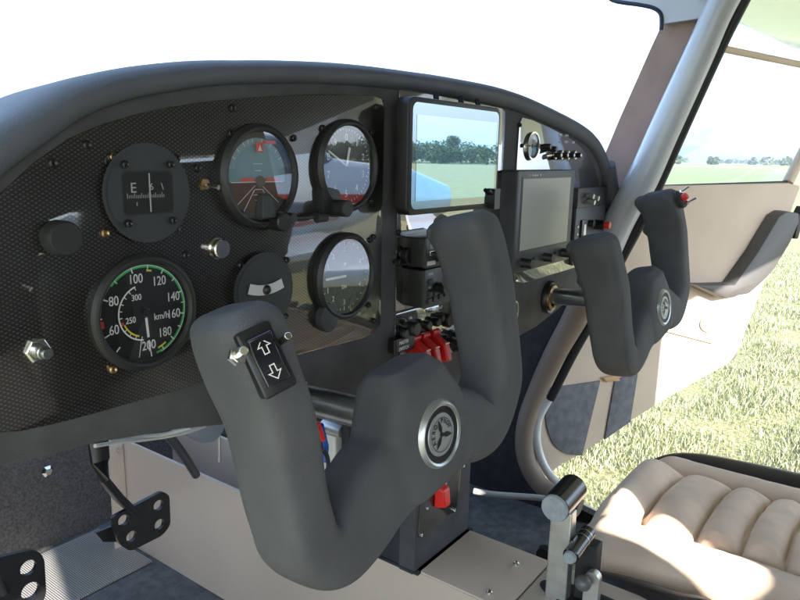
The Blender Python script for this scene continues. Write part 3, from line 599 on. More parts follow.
# floor
pb_(MB().box((.56,-.30,FL-.012),(1.18,2.1,.024)),'cabin_floor',mat('floor_carpet',(.115,.115,.118),.9,nscale=70,namt=.25,bump=.6,bscale=420))
pb_(MB().box((.33,.60,FL+.0035),(.50,.16,.003)),'ribbed_plate',ribbed)
pb_(MB().box((.56,.705,1.20),(1.18,.02,.56)),'firewall',carpet)
# tunnel between the footwells
TZ=1.128; tl,tr=.59,.703
b=MB(); b.box((.5925,.14,(FL+TZ)/2),(.005,.96,TZ-FL-.002)); pb_(b,'tunnel_side',beigep); b=MB().box((.7005,.14,(FL+TZ)/2),(.005,.96,TZ-FL-.002)); pb_(b,'tunnel_side',beigep); b=MB().box((.6465,-.35,(FL+TZ)/2),(.10,.72,TZ-FL-.02))
tun=pb_(b,'tunnel',beigep)
b=MB().prism([(tl,-.60),(tr,-.60),(tr,-.118),(tl,-.118)],TZ-.0005,TZ+.002,inset=.001); pb_(b,'tunnel_cover',beigep)
b=MB().prism([(tl,-.116),(tr,-.116),(tr,.04),(tl,.04)],TZ-.0005,TZ+.002,inset=.001); pb_(b,'tunnel_cover',beigep)
b=MB().prism([(.562,FL),(.588,FL),(.588,1.125),(.562,1.125)],-.600,-.597,Matrix(((1,0,0,0),(0,0,-1,0),(0,1,0,0),(0,0,0,1)))); pb_(b,'tunnel_flange',beigep)
pt=onY(118,450,.595); pb_(MB().cyl(pt,pt+Vector((0,-.006,0)),.005),'flange_bolt',chrome)
# slot in tunnel and screws
s0=onZ(497,578,TZ); s1=onZ(546,600,TZ)
M=Matrix.Translation((.655,-.185,TZ+.0022))
pb_(MB().prism([(.021*cos(t*PI/16)*(1),.060*sin(t*PI/16)) for t in range(32)],0,.0025,M,inset=.001),'slot_rim',blackm); pb_(MB().prism([(.0165*cos(t*PI/16),.055*sin(t*PI/16)) for t in range(32)],.0026,.0028,M),'slot_opening',dialm)
for u,v in((516,566),(489,595)):
    p=onZ(u,v,TZ); o=bpy.data.objects.new('screw',sm2); COL.objects.link(o); o.parent=plane; o.location=p-PO+Vector((0,0,.002)); o.scale=(1.1,)*3
# right side wall: forward of the door opening, with the sill
wall=[onX(u,v,XR) for u,v in [(655,190),(620,258),(590,321),(570,360),(548,399),(536,425),(533,450),(540,475),(556,495)]]
wy=[(p.y,p.z) for p in wall]
polyw=[(.72,1.62),(.05,1.62)]+[(p[0]+.022,p[1]) for p in wy[1:]]+[(-.10,FL+.005),(-1.25,FL+.005),(-1.25,FL-.10),(.72,FL-.10)]
MX=Matrix(((0,0,1,0),(1,0,0,0),(0,1,0,0),(0,0,0,1)))   # (a,b,h)->(X=h,Y=a,Z=b)
pb_(MB().prism(polyw,XR,XR+.018,MX),'side_wall',blackm if False else mat('footwell_lining',(.035,.034,.034),.9,nscale=50,namt=.2,bump=.4,bscale=500))
pb_(MB().prism(off_poly(polyw if True else polyw,0),XR+.019,XR+.024,MX),'outer_skin',whitep)
# left wall ahead of the door
polyl=[(.72,1.60),(.12,1.60),(.115,1.2),(.10,1.0),(.02,FL),(-1.25,FL),(-1.25,FL-.1),(.72,FL-.1)]
pb_(MB().prism(polyl,XL-.02,XL,MX),'side_wall',MATS['footwell_lining'])
# door frame tube (right)
cpx=[(758,-60),(720,8),(701,50),(685,85),(662,135),(642,180),(622,215),(604,255),(590,287),(574,320),(556,352),(540,385),(528,415),(524,440),(527,462),(538,482),(556,496),(580,508)]
tubep=[onX(u,v,1.125) for u,v in cpx]
cp=smoothpath(tubep,5); ct=len(cp)
rads=[(.020+.005*min(1,i/(ct*.3))) if i<ct*.42 else .025-.008*min(1,(i-ct*.42)/(ct*.25)) for i in range(ct)]
iu=int(ct*.40)
b=MB().sweep(cp[:iu+1],rads[:iu+1],seg=24); pb_(b,'door_frame_tube',greyp)
b=MB().sweep(cp[iu:],rads[iu:],seg=24); pb_(b,'door_frame_trim',mat('trim_beige',(.24,.185,.145),.6,nscale=10,namt=.1,bump=.2,bscale=500))
# rubber seal
sp_=[(775,-60),(743,0),(722,42),(699,92),(676,143),(655,190),(637,227),(619,261),(604,293),(589,323),(570,357),(549,399)]
b=MB().sweep(smoothpath([onX(u+1.5,v,1.152) for u,v in sp_],4),.0085,seg=12); pb_(b,'door_seal',rubber)
ja=[(549,399),(539,418),(537,440),(543,463),(556,482),(575,494)]
b=MB().sweep(smoothpath([onX(u,v,1.155) for u,v in ja],4),.008,seg=12); pb_(b,'jamb_edge',whitep)
# windshield pillar
pl_px=[(650,-25),(664,14),(662.5,23),(650,50),(635,84),(620,118),(608,147),(600,166),(596,240),(622,240),(640,182),(664,130),(690,70),(706,20),(720,-30)]
P3=[onX(u,v,1.16) for u,v in pl_px]
b=MB().prism([(p.y,p.z) for p in P3],1.160,1.178,MX,inset=.002); pb_(b,'windshield_pillar',pink)
# roof header + headliner
h0=onX(664,8,1.13); 
b=MB().sweep(smoothpath([(1.13,h0.y-.02,1.93),(.80,h0.y+.06,1.945),(.4,h0.y+.06,1.95),(-.03,h0.y-.05,1.92)],5),.017,seg=14); pb_(b,'windshield_header',greyp)
hp=[onX(u,v,1.145) for u,v in [(596,-40),(606,-8),(613,0),(640,4.5),(654,7.5),(661,13),(662.5,24),(690,20),(704,17.5),(724,-30)]]
pb_(MB().prism([(p.y,p.z) for p in hp],1.143,1.158,MX,inset=.0015),'header_gusset',greyp)
b=MB().sweep(smoothpath([onX(u,v,1.142) for u,v in [(661,30),(661.5,21),(660,13),(653,8),(640,5),(613,.5),(604,-10)]],5),.0032,seg=10); pb_(b,'windshield_edge',mat('edge_blue',(.02,.03,.06),.4))
b=MB().box((.56,-.56,1.925),(1.20,1.0,.02)); pb_(b,'headliner',mat('headliner_grey',(.24,.23,.22),.9))
# windshield
ws=MB(); nU,nV=16,8; v=[];f=[]
for i in range(nU+1):
    a=i/nU; X=-.03+1.19*a; bow=.14*(1-(2*a-1)**2)
    for j in range(nV+1):
        t=j/nV; v.append((X,(h0.y+.03)*(1-t)+.50*t+bow*(.25+.75*t),1.885*(1-t)+1.56*t))
for i in range(nU):
    for j in range(nV): k=i*(nV+1)+j; f.append((k,k+1,k+nV+2,k+nV+1))
ws.add(v,f); pb_(ws,'windshield',gl_win,smooth=80)
# rear posts, unseen rear wall shaped to slot sun onto the seat, roof
for X,q in((XR,0),(XL-.02,-.07)):
    pb_(MB().prism([(-.86+q,FL),(-1.05,FL),(-1.05,1.93),(-.95+q,1.93),(-.88+q,1.5)],X,X+.02,MX,inset=.002),'rear_post',beige)
pb_(MB().box((.56,-1.06,1.21),(1.18,.03,.58)),'sun_slot_bulkhead',blackm); pb_(MB().box((.205,-1.06,1.69),(.47,.03,.379)),'sun_slot_bulkhead',blackm); pb_(MB().box((.875,-1.06,1.69),(.55,.03,.379)),'sun_slot_bulkhead',blackm)
pb_(MB().box((.51,-1.06,1.83),(.28,.029,.34)),'sun_slot_header',blackm)  # unseen, lowered to trim the sun slot and keep light off the yokes
pb_(MB().prism([(.72,.95),(.72,1.50),(1.6,1.36),(1.9,1.25),(1.9,1.0),(1.6,.80)],.10,1.02,MX,inset=.03),'engine_cowling',whitep)
# tail cone
tc_=MB(); ring=[(-1.08,1.22,.60,.34,1.22),(-2.2,1.22,.46,.29,1.22),(-3.6,1.30,.26,.18,1.28),(-4.9,1.4,.10,.12,1.36)]
v=[];f=[]
for (y,_,hw,hh,zc) in ring:
    for k in range(24): t=2*PI*k/24; v.append((.56+hw*math.copysign(abs(cos(t))**.7,cos(t)),y,zc-.05+hh*math.copysign(abs(sin(t))**.7,sin(t))))
for i in range(3):
    for k in range(24): f.append((i*24+k,i*24+(k+1)%24,(i+1)*24+(k+1)%24,(i+1)*24+k))
tc_.add(v,f); pb_(tc_,'tail_cone',whitep); 
pb_(MB().prism([(-4.2,1.3),(-4.95,1.3),(-5.15,2.5),(-4.75,2.5)],.53,.59,MX,inset=.01),'tail_fin',whitep)
# wings
def wing(sx):
    x0=1.17 if sx>0 else -.05; v=[];f=[];xs=[0,.3,1.2,2.4,3.6,4.0]
    airf=[(0,.03),(.02,.065),(.10,.12),(.30,.155),(.55,.13),(.8,.07),(1,-.014),(1,-.026),(.8,-.004),(.3,-.005),(.08,.0),(.02,.012)]
    for x in xs:
        X=x0+sx*x; ch=1.52 if x<3.9 else 1.1; z=1.955+.060*x; 
        for a,h in airf: v.append((X,.22-a*ch*1.0,z+h*1.1*(1 if x<3.9 else .5)))
    n=len(airf)
    for i in range(len(xs)-1):
        for k in range(n): f.append((i*n+k,i*n+(k+1)%n,(i+1)*n+(k+1)%n,(i+1)*n+k))
    f.append(tuple(range(n))); f.append(tuple((len(xs)-1)*n+k for k in range(n)))
    return MB().add(v,f)
pb_(wing(1),'wing',whitep,smooth=30); pb_(wing(-1),'wing',whitep,smooth=30)
cw_=MB(); cw_.box((.56,-.62,2.03),(1.26,1.30,.15)); pb_(cw_,'wing_centre_section',whitep,bevel=.02)
b=MB().sweep([(1.18,-.50,1.00),(2.9,-.42,2.05)],[(.012,.032)]*2,seg=14,sect=2); pb_(b,'wing_strut',whitep)
b=MB().sweep([(-.06,-.50,.95),(-1.7,-.42,2.05)],[(.012,.032)]*2,seg=14,sect=2); pb_(b,'wing_strut',whitep)
# undercarriage so that the aircraft stands on the ground
for sx in(-1,1):
    X=.56+sx*1.05; b=MB().sweep([(.56+sx*.5,-.55,.86),(.56+sx*.8,-.56,.6),(X,-.58,.22)],[(.05,.02)]*3,seg=12,sect=2); pb_(b,'gear_leg',whitep)
    M=Matrix.Translation((X+sx*.06,-.58,.2))@Matrix.Rotation(PI/2,4,'Y'); pb_(MB().lathe([(.08,-.05),(.17,-.06),(.2,-.03),(.2,.03),(.17,.06),(.08,.05)],M,32),'wheel',rubber)
M=Matrix.Translation((.56,1.2,.2))@Matrix.Rotation(PI/2,4,'Y'); pb_(MB().lathe([(.08,-.05),(.17,-.06),(.2,-.03),(.2,.03),(.17,.06),(.08,.05)],M,32),'wheel',rubber)
pb_(MB().cyl((.56,1.2,.2),(.56,1.15,.85),.03),'nose_leg',greyp)
# ================================================================== RIGHT DOOR (open)
dh=R(110); DO=Vector((1.168,.115,0)); du=Vector((sin(dh),cos(dh),0)); dn=Vector((-cos(dh)*-1,-sin(dh)*1,0))
dn=Vector((cos(dh),-sin(dh),0))                 # inward lining normal (towards the tail)
if dn.y>0: dn=-dn
door=bpy.data.objects.new('cabin_door',None); COL.objects.link(door)
Md=Matrix((du,Vector((0,0,1)),dn)).transposed().to_4x4(); 
if Md.to_3x3().determinant()<0: Md=Matrix((du,Vector((0,0,1)),dn)).transposed().to_4x4()
Md.translation=DO; door.matrix_world=Md; tag(door,'open right cabin door with beige lining, window and grey kick panel, over the grass','door')
def dp(u,v): 
    p=onP(u,v,DO,dn); q=p-DO; return (q.dot(du),q.z)
bl=dp(563,464); bm1=dp(579,456); br=dp(735,360); rr1=dp(773,260); rr2=dp(801,186)
zt=dp(740,50)[1]; wl=dp(658,190); wr=dp(790,183)
outline=[(.0,1.00),(.03,.965),bl,bm1,dp(628,423),dp(670,397),br,rr1,rr2,(wr[0]+.045,wr[1]+.02),(1.02,zt+.012),(.98,zt+.018),(.14,zt+.018),(.0,1.45)]
# lower door body
low_=[(.0,1.00),(.02,.975),bl,bm1,dp(628,423),dp(670,397),br,rr1,rr2,(wr[0],wr[1]),(wl[0]-.25,wl[1]+.006),(.0,1.50)]
MB().prism(low_,-.030,0,inset=.004).build('inner_panel',beige,door)
MB().prism(off_poly(low_[::-1] if False else low_,.0),-.040,-.0305).build('outer_skin',whitep,door)
# upper frame
def bar(p,q,w=.012,d=.024,m=beige,nm='window_frame'):
    a=Vector((*p,-.012));c=Vector((*q,-.012)); MB().sweep([a,c],[(w,w*.9)]*2,seg=12).build(nm,m,door)
tpl=dp(728,48); tpr=dp(800,63)
k=(tpr[1]-tpl[1])/(tpr[0]-tpl[0])
bar((dp(706,43)[0],tpl[1]-k*(tpl[0]-dp(706,43)[0])),(1.02,tpr[1]+k*(1.02-tpr[0])),.0085); _t=dp(706,43); bar((.10,1.50),(_t[0],_t[1]),.012); bar((wr[0]+.012,wr[1]),(1.02,tpr[1]+k*(1.02-tpr[0])),.013)
bar((wl[0]-.28,wl[1]+.002),(wr[0]+.005,wr[1]+.001),.0042,m=rubber,nm='window_seal')
MB().prism([(.10,1.50),(_t[0],_t[1]),(1.02,tpr[1]+.02),(wr[0]+.01,wr[1]),(.05,wl[1])],-.014,-.011).build('window_pane',gl_win,door)
# armrest, pull, recess, ledge
arm=[dp(*p) for p in[(722,282),(745,250),(766,215),(774,210),(786,212),(786,221),(778,240),(762,267),(749,281),(736,292),(712,296),(683,283)]]
MB().prism(arm,.001,.034,inset=.008).build('armrest',mat('armrest_grey',(.075,.07,.07),.55,bump=.3,bscale=500),door)
c=dp(718,320); MB().prism([(c[0]+.075*cos(t*PI/14),c[1]+.030*sin(t*PI/14)) for t in range(28)],.001,.004,inset=.001).build('oval_recess',mat('recess_lining',(.30,.26,.22),.8),door)
l0=dp(655,327);l1=dp(712,342); MB().sweep([(l0[0],l0[1],.004),(l1[0],l1[1],.004)],.004,seg=8).build('pocket_edge',beigep,door)
lt=dp(795,222); MB().prism(rpoly([dp(787,238),dp(790,238),dp(798,212),dp(796,205),dp(791,215)],.004),.002,.020,inset=.002).build('latch',black,door)
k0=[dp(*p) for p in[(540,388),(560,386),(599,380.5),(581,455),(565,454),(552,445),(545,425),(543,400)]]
MB().prism(rpoly(k0,[0,0,0,0,.02,.02,.02,0]),.001,.004,inset=.001).build('shade_patch',doorshade,door)  # shade near the hinge, painted as a grey patch on the lining
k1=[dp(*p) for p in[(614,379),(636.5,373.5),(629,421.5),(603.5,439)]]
MB().prism(k1,.001,.004,inset=.001).build('shade_patch',doorshade,door)  # second painted shade patch; the gap stands for the sunlit stripe
ot=[dp(*p) for p in[(600,377),(616,374.5),(617,380),(604,381)]]; MB().prism(ot,.001,.008,inset=.001).build('trim_clip',mat('tan_clip',(.45,.26,.14),.5),door)
# ================================================================== SEAT (right)
seat=empty('cabin_seat',(.92,-.35,FL),(0,0,0),'right hand seat with quilted tan suede cushion and dark leather bolsters','seat'); SO=Vector((.92,-.35,FL))
def sb_(b,name,m,bevel=0,smooth=60): b.v=[(x-SO.x,y-SO.y,z-SO.z) for x,y,z in b.v]; return b.build(name,m,seat,bevel,smooth)
NX,NY=150,150; SX0,SX1=.735,1.105; SY0,SY1=-.088,-.66
def ribz(x,y):
    u=(x-SX0)/(SX1-SX0); 
    # edges roll off
    e=1.0
    ex=min(x-SX0,SX1-x); ey=SY0-y
    z=1.133
    z-=.030*max(0,1-ex/.035)**2.2
    z-=.080*max(0,1-ey/.060)**2.6
    # sunken middle between borders
    bl_=SX0+.118; br_=SX1-.060
    curve=.030*((x-.92)/.16)**2
    if x<bl_: k=(bl_-x)/.118; z+=.010*sin(PI*min(1,max(0,k)))
    elif x>br_: k=(x-br_)/.06; z+=.009*sin(PI*min(1,max(0,k)))
    yy=y-(-.01)*0 + curve*.6
    s=[-.172,-.240,-.292,-.340,-.392,-.444,-.50,-.555,-.61]
    inn=(bl_<x<br_)
    g=0
    if inn:
        prev=-.092
        for q in s:
            if q<yy<=prev:
                t=(prev-yy)/(prev-q); g=.016*(1-abs(2*t-1)**2.4); g*= 1.5 if prev==-.092 else 1; break
            prev=q
        m=min(1,min(x-bl_,br_-x)/.02); g*=m**.6; z+=g-.004
    # seam grooves
    for xs in(bl_,br_):
        d=abs(x-xs); z-=.0055*math.exp(-(d/.0030)**2)
    if inn:
        for q in s: z-=.0050*math.exp(-((yy-q)/.0026)**2)
    z+=.0022*noise.noise(Vector((x*18,y*18,0)))+.0007*noise.noise(Vector((x*45,y*38,7)))+.0007*noise.noise(Vector((x*60,y*60,3)))
    return z
v=[];f=[]
for i in range(NX+1):
    for j in range(NY+1):
        x=SX0+(SX1-SX0)*i/NX; t=j/NY; y=SY0+(SY1-SY0)*t**1.0
        # rounded front corners
        c=max(0,abs(x-.92)-.09)/.095; y2=y-.045*min(1,c)**2*(1-t)**2; y2+=.0*t
        v.append((x,y2,ribz(x,y)))
for i in range(NX):
    for j in range(NY): k=i*(NY+1)+j; f.append((k,k+1,k+NY+2,k+NY+1))
sb_(MB().add(v,f),'quilted_cushion',tan,smooth=0).data.shade_smooth()
def bolster(pts,rad): return MB().sweep(smoothpath(pts,6),[rad]*(6*(len(pts)-1)+1) if not isinstance(rad,list) else [tuple(q[:2]) for q in smoothpath([Vector((*r,0)) for r in rad],6)],seg=22,sect=2.4)
rb_=[onZ(u,v,1.135) for u,v in((664,456),(700,464),(740,482),(790,510))]
sb_(bolster([(1.090,-.112,1.088),(1.113,-.165,1.110),(1.122,-.27,1.115),(1.124,-.45,1.116),(1.124,-.68,1.116)],[(.012,.02),(.022,.025),(.026,.027),(.027,.028),(.027,.028)]),'side_bolster',brown)
sb_(bolster([(.765,-.145,1.070),(.735,-.165,1.085),(.722,-.24,1.098),(.722,-.40,1.10),(.722,-.68,1.10)],[(.02,.02),(.030,.035),(.032,.040),(.033,.04),(.033,.04)]),'side_bolster',brown)
sb_(MB().prism(rrect(.725,-.68,1.125,-.150,.03),FL+.03,1.085,inset=.01),'seat_base',brown)
# backrest
b=MB(); b.prism(rrect(.70,1.10,1.12,1.70,.06),0,.09,Matrix(((1,0,0,0),(0,-.30,-1,-.34),(0,1,0,0),(0,0,0,1))),inset=.02); sb_(b,'backrest',brown)
seat2=seat.copy(); COL.objects.link(seat2); seat2.location=(.255,-.66,FL); seat2['label']='left hand seat slid back beside the photographer, mostly hidden'
for c in list(seat.children):
    d_=c.copy(); COL.objects.link(d_); d_.parent=seat2
seat['group']=seat2['group']='cabin seats'
# ================================================================== LEVERS
lv=empty('flap_lever',(.64,-.15,TZ),(0,0,0),'tall aluminium lever with a fat black knob and clear end cap on the tunnel','lever')
def lb(b,root,name,m,bevel=0): 
    o=root.location; b.v=[(x-o.x,y-o.y,z-o.z) for x,y,z in b.v]; return b.build(name,m,root,bevel)
k0=onX(555,508,.622); k1=k0+Vector((.052,.001,.003))
lb(MB().cyl(k0,k1,.0150,seg=36,bev=.0015),lv,'grip',mat('grip_black',(.014,.012,.012),.25,coat=.4))
lb(MB().cyl(k0-Vector((.0030,0,0)),k0+Vector((.0002,0,0)),.0140,.0148,seg=36),lv,'end_cap',clear)
q0=onX(548,528,.628); q1=onX(573,528,.650)
b=MB().sweep([Vector((.640,k0.y+.001,k0.z-.012)),Vector((.640,k0.y-.001,1.19)),Vector((.640,k0.y-.004,TZ-.002))],[(.0130,.0125)]*3,seg=4); 
bb=MB().box((.6445,k0.y-.001,(k0.z-.010+TZ)/2),(.014,.024,k0.z-.010-TZ)); lb(bb,lv,'lever_bar',alu,bevel=.0015)
lv2=empty('trim_lever',(.68,-.18,TZ),(0,0,0),'shorter black lever with slim ringed cylinder grip beside the tall lever','lever')
a0=onX(570.5,556.7,.618); a1=a0+Vector((.050,.001,.004))
lb(MB().cyl(a0,a1,.0086,seg=28),lv2,'grip',MATS['grip_black'])
for t in(.62,.8): p=a0.lerp(a1,t); lb(MB().cyl(p,p+Vector((.0012,0,0)),0.0088,seg=28),lv2,'grip_ring',steel)
lb(MB().cyl(a0-Vector((.0045,0,0)),a0,.0062,.0070,seg=24),lv2,'end_cap',clear)
lb(MB().box((.662,a0.y-.004,(a0.z+TZ)/2-.002),(.020,.022,a0.z-TZ)),lv2,'lever_bar',blackm,bevel=.002)
lv3=empty('brake_lever',(.69,-.21,TZ),(0,0,0),'lowest lever with round grey ball on a pale rounded bar, nearest the seat','lever')
c0=onX(583,583,.632); lb(MB().lathe([(.0085*sin(t*PI/14)+1e-5,-.0085*cos(t*PI/14)) for t in range(15)],Matrix.Translation(c0),24),lv3,'ball',mat('ball_grey',(.12,.12,.12),.3))
lb(MB().prism(rrect(-.008,0,.008,c0.z-TZ+.010,.0078),.0,.010,Matrix(((0,0,1,.640),(1,0,0,c0.y-.006),(0,1,0,TZ),(0,0,0,1))),inset=.001),lv3,'lever_bar',alu)
# ================================================================== PEDALS, CABLES under the panel
def yplate(pxs,y,th,holes,name,label):
    """pedal plate with round holes, traced at distance y, real thickness"""
    P=[onY(u,v,y) for u,v in pxs]; o=P[0].copy(); root=empty(name,(o.x,o.y,o.z),PANROT,label,'pedal','rudder pedals in the left footwell')
    bm=bmesh.new(); out=rpoly([(p.x-o.x,p.z-o.z) for p in P],.006,4)
    vs=[bm.verts.new((x,z,0)) for x,z in out]; es=[bm.edges.new((vs[i],vs[(i+1)%len(vs)])) for i in range(len(vs))]
    for (u,v,r) in holes:
        c=onY(u,v,y); hv=[bm.verts.new((c.x-o.x+r*cos(t*PI/10),c.z-o.z+r*sin(t*PI/10),0)) for t in range(20)]
        es+=[bm.edges.new((hv[i],hv[(i+1)%20])) for i in range(20)]
    bmesh.ops.triangle_fill(bm,edges=es,use_beauty=True)
    r=bmesh.ops.extrude_face_region(bm,geom=bm.faces[:]); bmesh.ops.translate(bm,verts=[e for e in r['geom'] if isinstance(e,bmesh.types.BMVert)],vec=(0,0,th))
    bmesh.ops.recalc_face_normals(bm,faces=bm.faces); me=bpy.data.meshes.new('foot_plate'); bm.to_mesh(me); bm.free(); me.materials.append(black)
    q=bpy.data.objects.new('foot_plate',me); COL.objects.link(q); q.parent=root; return root,o
r1,o1=yplate([(108,517),(160,490),(167,494),(168,524),(160,534),(128,550),(117,543)],.26,.005,[(156,504,.0065),(157,523,.0065),(121,519,.0065),(129,535,.0065)],'rudder_pedal','black drilled rudder pedal hanging on a bent arm against the beige tunnel')
def loc1(p,o): return (p.x-o.x,p.z-o.z,-(p.y-o.y))
MB().sweep([loc1(onY(*p),o1) for p in((98,436,.27),(100,460,.268),(103,478,.266),(118,497,.265),(134,512,.263))],[(.0105,.005)]*5,seg=12,sect=3).build('pedal_arm',black,r1)
MB().prism([loc1(onY(*p,.275),o1)[:2] for p in((92,531),(112,523),(116,540),(100,540))],-.012,-.008,inset=.0005).build('toe_tab',black,r1)
r2,o2=yplate([(-25,566),(-5,556),(30,548),(38,551),(42,558),(44,592),(38,606),(20,615),(-20,620)],.26,.005,[(26,566,.008),(28,589,.009)],'rudder_pedal','black drilled rudder pedal cut off by the lower left corner of the photo')
MB().sweep([loc1(onY(*p),o2) for p in((-40,500,.27),(-30,540,.268),(-5,572,.265),(5,590,.262))],[(.0105,.005)]*4,seg=12,sect=3).build('pedal_arm',black,r2)
def cable(pts,r,m,label,name='cable',grp='cables under the instrument panel'):
    P=[onY(*p) for p in pts]; b=MB().sweep(smoothpath(P,6),r,seg=10); o=b.build(name,m); return tag(o,label,'cable',grp)
cable([(95,446,.08),(120,442,.09),(150,439,.10),(180,434,.10),(205,426,.10)],.0016,hose,'long thin pale cable sagging just below the left edge of the panel')
cable([(110,441,.10),(140,437,.10),(165,434,.10),(190,428,.09)],.0016,hose,'second thin pale cable running close under the panel edge')
cable([(150,415,.30),(172,440,.32),(186,459,.34),(196,475,.36)],.006,mat('dark_tube',(.05,.055,.06),.35),'dark slanting tube dropping behind the beige tunnel wall')
cable([(218,410,.36),(219,440,.36),(219,462,.36)],.0025,alu,'straight thin rod hanging between panel and tunnel')
cable([(350,420,.06),(349,445,.065),(346,470,.07),(340,500,.08)],.0085,rubber,'thick black ribbed hose seen in the notch of the near yoke')
cable([(321,425,.03),(324,438,.035),(326,448,.035),(324,462,.035)],.0028,blue,'blue wire beside the thick black hose')
cable([(318,423,.03),(321,433,.03),(323,440,.03)],.0026,red,'short red wire beside the thick black hose')
cable([(322,450,.03),(327,456,.03),(328,468,.03),(322,476,.03)],.0022,rubber,'thin black wire loop beside the white box')
bx=onY(336,452,.10); o=MB().box((0,0,0),(.026,.02,.052)).build('relay_box',mat('relay_white',(.62,.60,.55),.5),bevel=.003,loc=bx); tag(o,'small cream box mounted under the panel behind the near yoke','box')
o=MB().lathe([(0,.008),(.007,.008),(.008,0),(.008,-.02)],seg=20).build('filler_cap',alu,loc=onY(337,430,.08),rot=(PI/2,0,0)); tag(o,'round pale cap above the small cream box','cap')
p=onY(208,425,.32); o=MB().lathe([(0,.01),(.022,.008),(.025,0),(.025,-.02)],seg=28).build('round_housing',mat('housing_grey',(.22,.24,.27),.4),loc=p,rot=(PI/2,0,0)); tag(o,'round pale grey housing half hidden behind the near grip','housing')
cb=MB().sweep(smoothpath([(.73,.16,1.02),(.80,.10,1.015),(.92,.06,1.008),(1.08,.04,1.0)],6),.0050,seg=10).build('hose',hose); 
P=[onZ(u,v,1.02) for u,v in((474,491),(490,494),(515,496),(541,498),(560,502))]; cb.data=MB().sweep(smoothpath(P,6),.0055,seg=10).mesh('hose'); cb.data.materials.append(hose); tag(cb,'pale rubber hose lying across the right footwell behind the levers','hose')
p=onZ(546,553,1.03); o=MB().lathe([(0,.012),(.011,.010),(.013,0)],seg=20).build('rubber_stop',rubber,loc=p,rot=(0,-PI/2,0)); tag(o,'small round black stop left of the tall lever','stop')
p=onY(47,471,.60); o=MB().lathe([(0,.006),(.005,.006),(.009,.003),(.010,0)],seg=6).build('firewall_bolt',chrome,loc=p,rot=PI and (PI/2,0,0)); tag(o,'bright bolt head on the dark carpeted firewall','bolt')
# ================================================================== OUTSIDE
def groundmat():
    m=mat('meadow_ground',(.09,.12,.03),.95); N,L=nt(m); b=N['Principled BSDF']; tc=N.new('ShaderNodeTexCoord')
    n=N.new('ShaderNodeTexNoise'); n.inputs['Scale'].default_value=1.2; n.inputs['Detail'].default_value=12; n.inputs['Roughness'].default_value=.75; L.new(tc.outputs['Object'],n.inputs['Vector'])
    r=N.new('ShaderNodeValToRGB'); r.color_ramp.elements[0].position=.35; r.color_ramp.elements[0].color=(.20,.195,.10,1); r.color_ramp.elements[1].position=.68; r.color_ramp.elements[1].color=(.32,.30,.18,1); L.new(n.outputs['Fac'],r.inputs['Fac'])
    n2=N.new('ShaderNodeTexNoise'); n2.inputs['Scale'].default_value=.006; n2.inputs['Detail'].default_value=3; L.new(tc.outputs['Object'],n2.inputs['Vector'])
    r2=N.new('ShaderNodeValToRGB'); r2.color_ramp.interpolation='LINEAR'; r2.color_ramp.elements[0].position=.42; r2.color_ramp.elements[0].color=(.8,.95,.7,1); r2.color_ramp.elements[1].position=.58; r2.color_ramp.elements[1].color=(1.25,1.1,.95,1); L.new(n2.outputs['Fac'],r2.inputs['Fac'])
    mx=N.new('ShaderNodeMix'); mx.data_type='RGBA'; mx.blend_type='MULTIPLY'; mx.inputs[0].default_value=1; L.new(r.outputs['Color'],mx.inputs[6]); L.new(r2.outputs['Color'],mx.inputs[7]); n4=N.new('ShaderNodeTexNoise'); n4.inputs['Scale'].default_value=38; n4.inputs['Detail'].default_value=6; L.new(tc.outputs['Object'],n4.inputs['Vector']); r4=N.new('ShaderNodeValToRGB'); r4.color_ramp.elements[0].position=.36; r4.color_ramp.elements[0].color=(.45,.45,.42,1); r4.color_ramp.elements[1].position=.66; r4.color_ramp.elements[1].color=(1.3,1.3,1.25,1); L.new(n4.outputs['Fac'],r4.inputs['Fac']); m5=N.new('ShaderNodeMix'); m5.data_type='RGBA'; m5.blend_type='MULTIPLY'; m5.inputs[0].default_value=1; L.new(mx.outputs[2],m5.inputs[6]); L.new(r4.outputs['Color'],m5.inputs[7]); L.new(m5.outputs[2],b.inputs['Base Color']); return m
gm=groundmat()
g=MB(); S=6000; n=24; v=[(-S+2*S*i/n,-S+2*S*j/n,0) for i in range(n+1) for j in range(n+1)]; f=[(i*(n+1)+j,(i+1)*(n+1)+j,(i+1)*(n+1)+j+1,i*(n+1)+j+1) for i in range(n) for j in range(n)]
tag(g.add(v,f).build('ground',gm),kind='structure')
def grassmat():
    m=mat('grass_blade',(.13,.17,.04),.6,spec=.3); N,L=nt(m); b=N['Principled BSDF']; g_=N.new('ShaderNodeNewGeometry'); r=N.new('ShaderNodeValToRGB')
    r.color_ramp.elements[0].color=(.15,.17,.075,1); r.color_ramp.elements[1].color=(.56,.52,.38,1); e=r.color_ramp.elements.new(.6); e.color=(.34,.345,.20,1)
    L.new(g_.outputs['Random Per Island'],r.inputs['Fac']); L.new(r.outputs['Color'],b.inputs['Base Color']); b.inputs['Subsurface Weight'].default_value=0
    return m
v=[];f=[]; rnd=random.random
def blade(x,y,h,w):
    a=rnd()*6.28; l=rnd()*h*.7; b_=rnd()*6.28; dx,dy=cos(a)*w,sin(a)*w; k=len(v)
    v.extend([(x-dx,y-dy,0),(x+dx,y+dy,0),(x+dx*.5+cos(b_)*l*.45,y+dy*.5+sin(b_)*l*.45,h*.6),(x+cos(b_)*l,y+sin(b_)*l,h)]); f.append((k,k+1,k+2)); f.append((k,k+2,k+3))
cnt=0
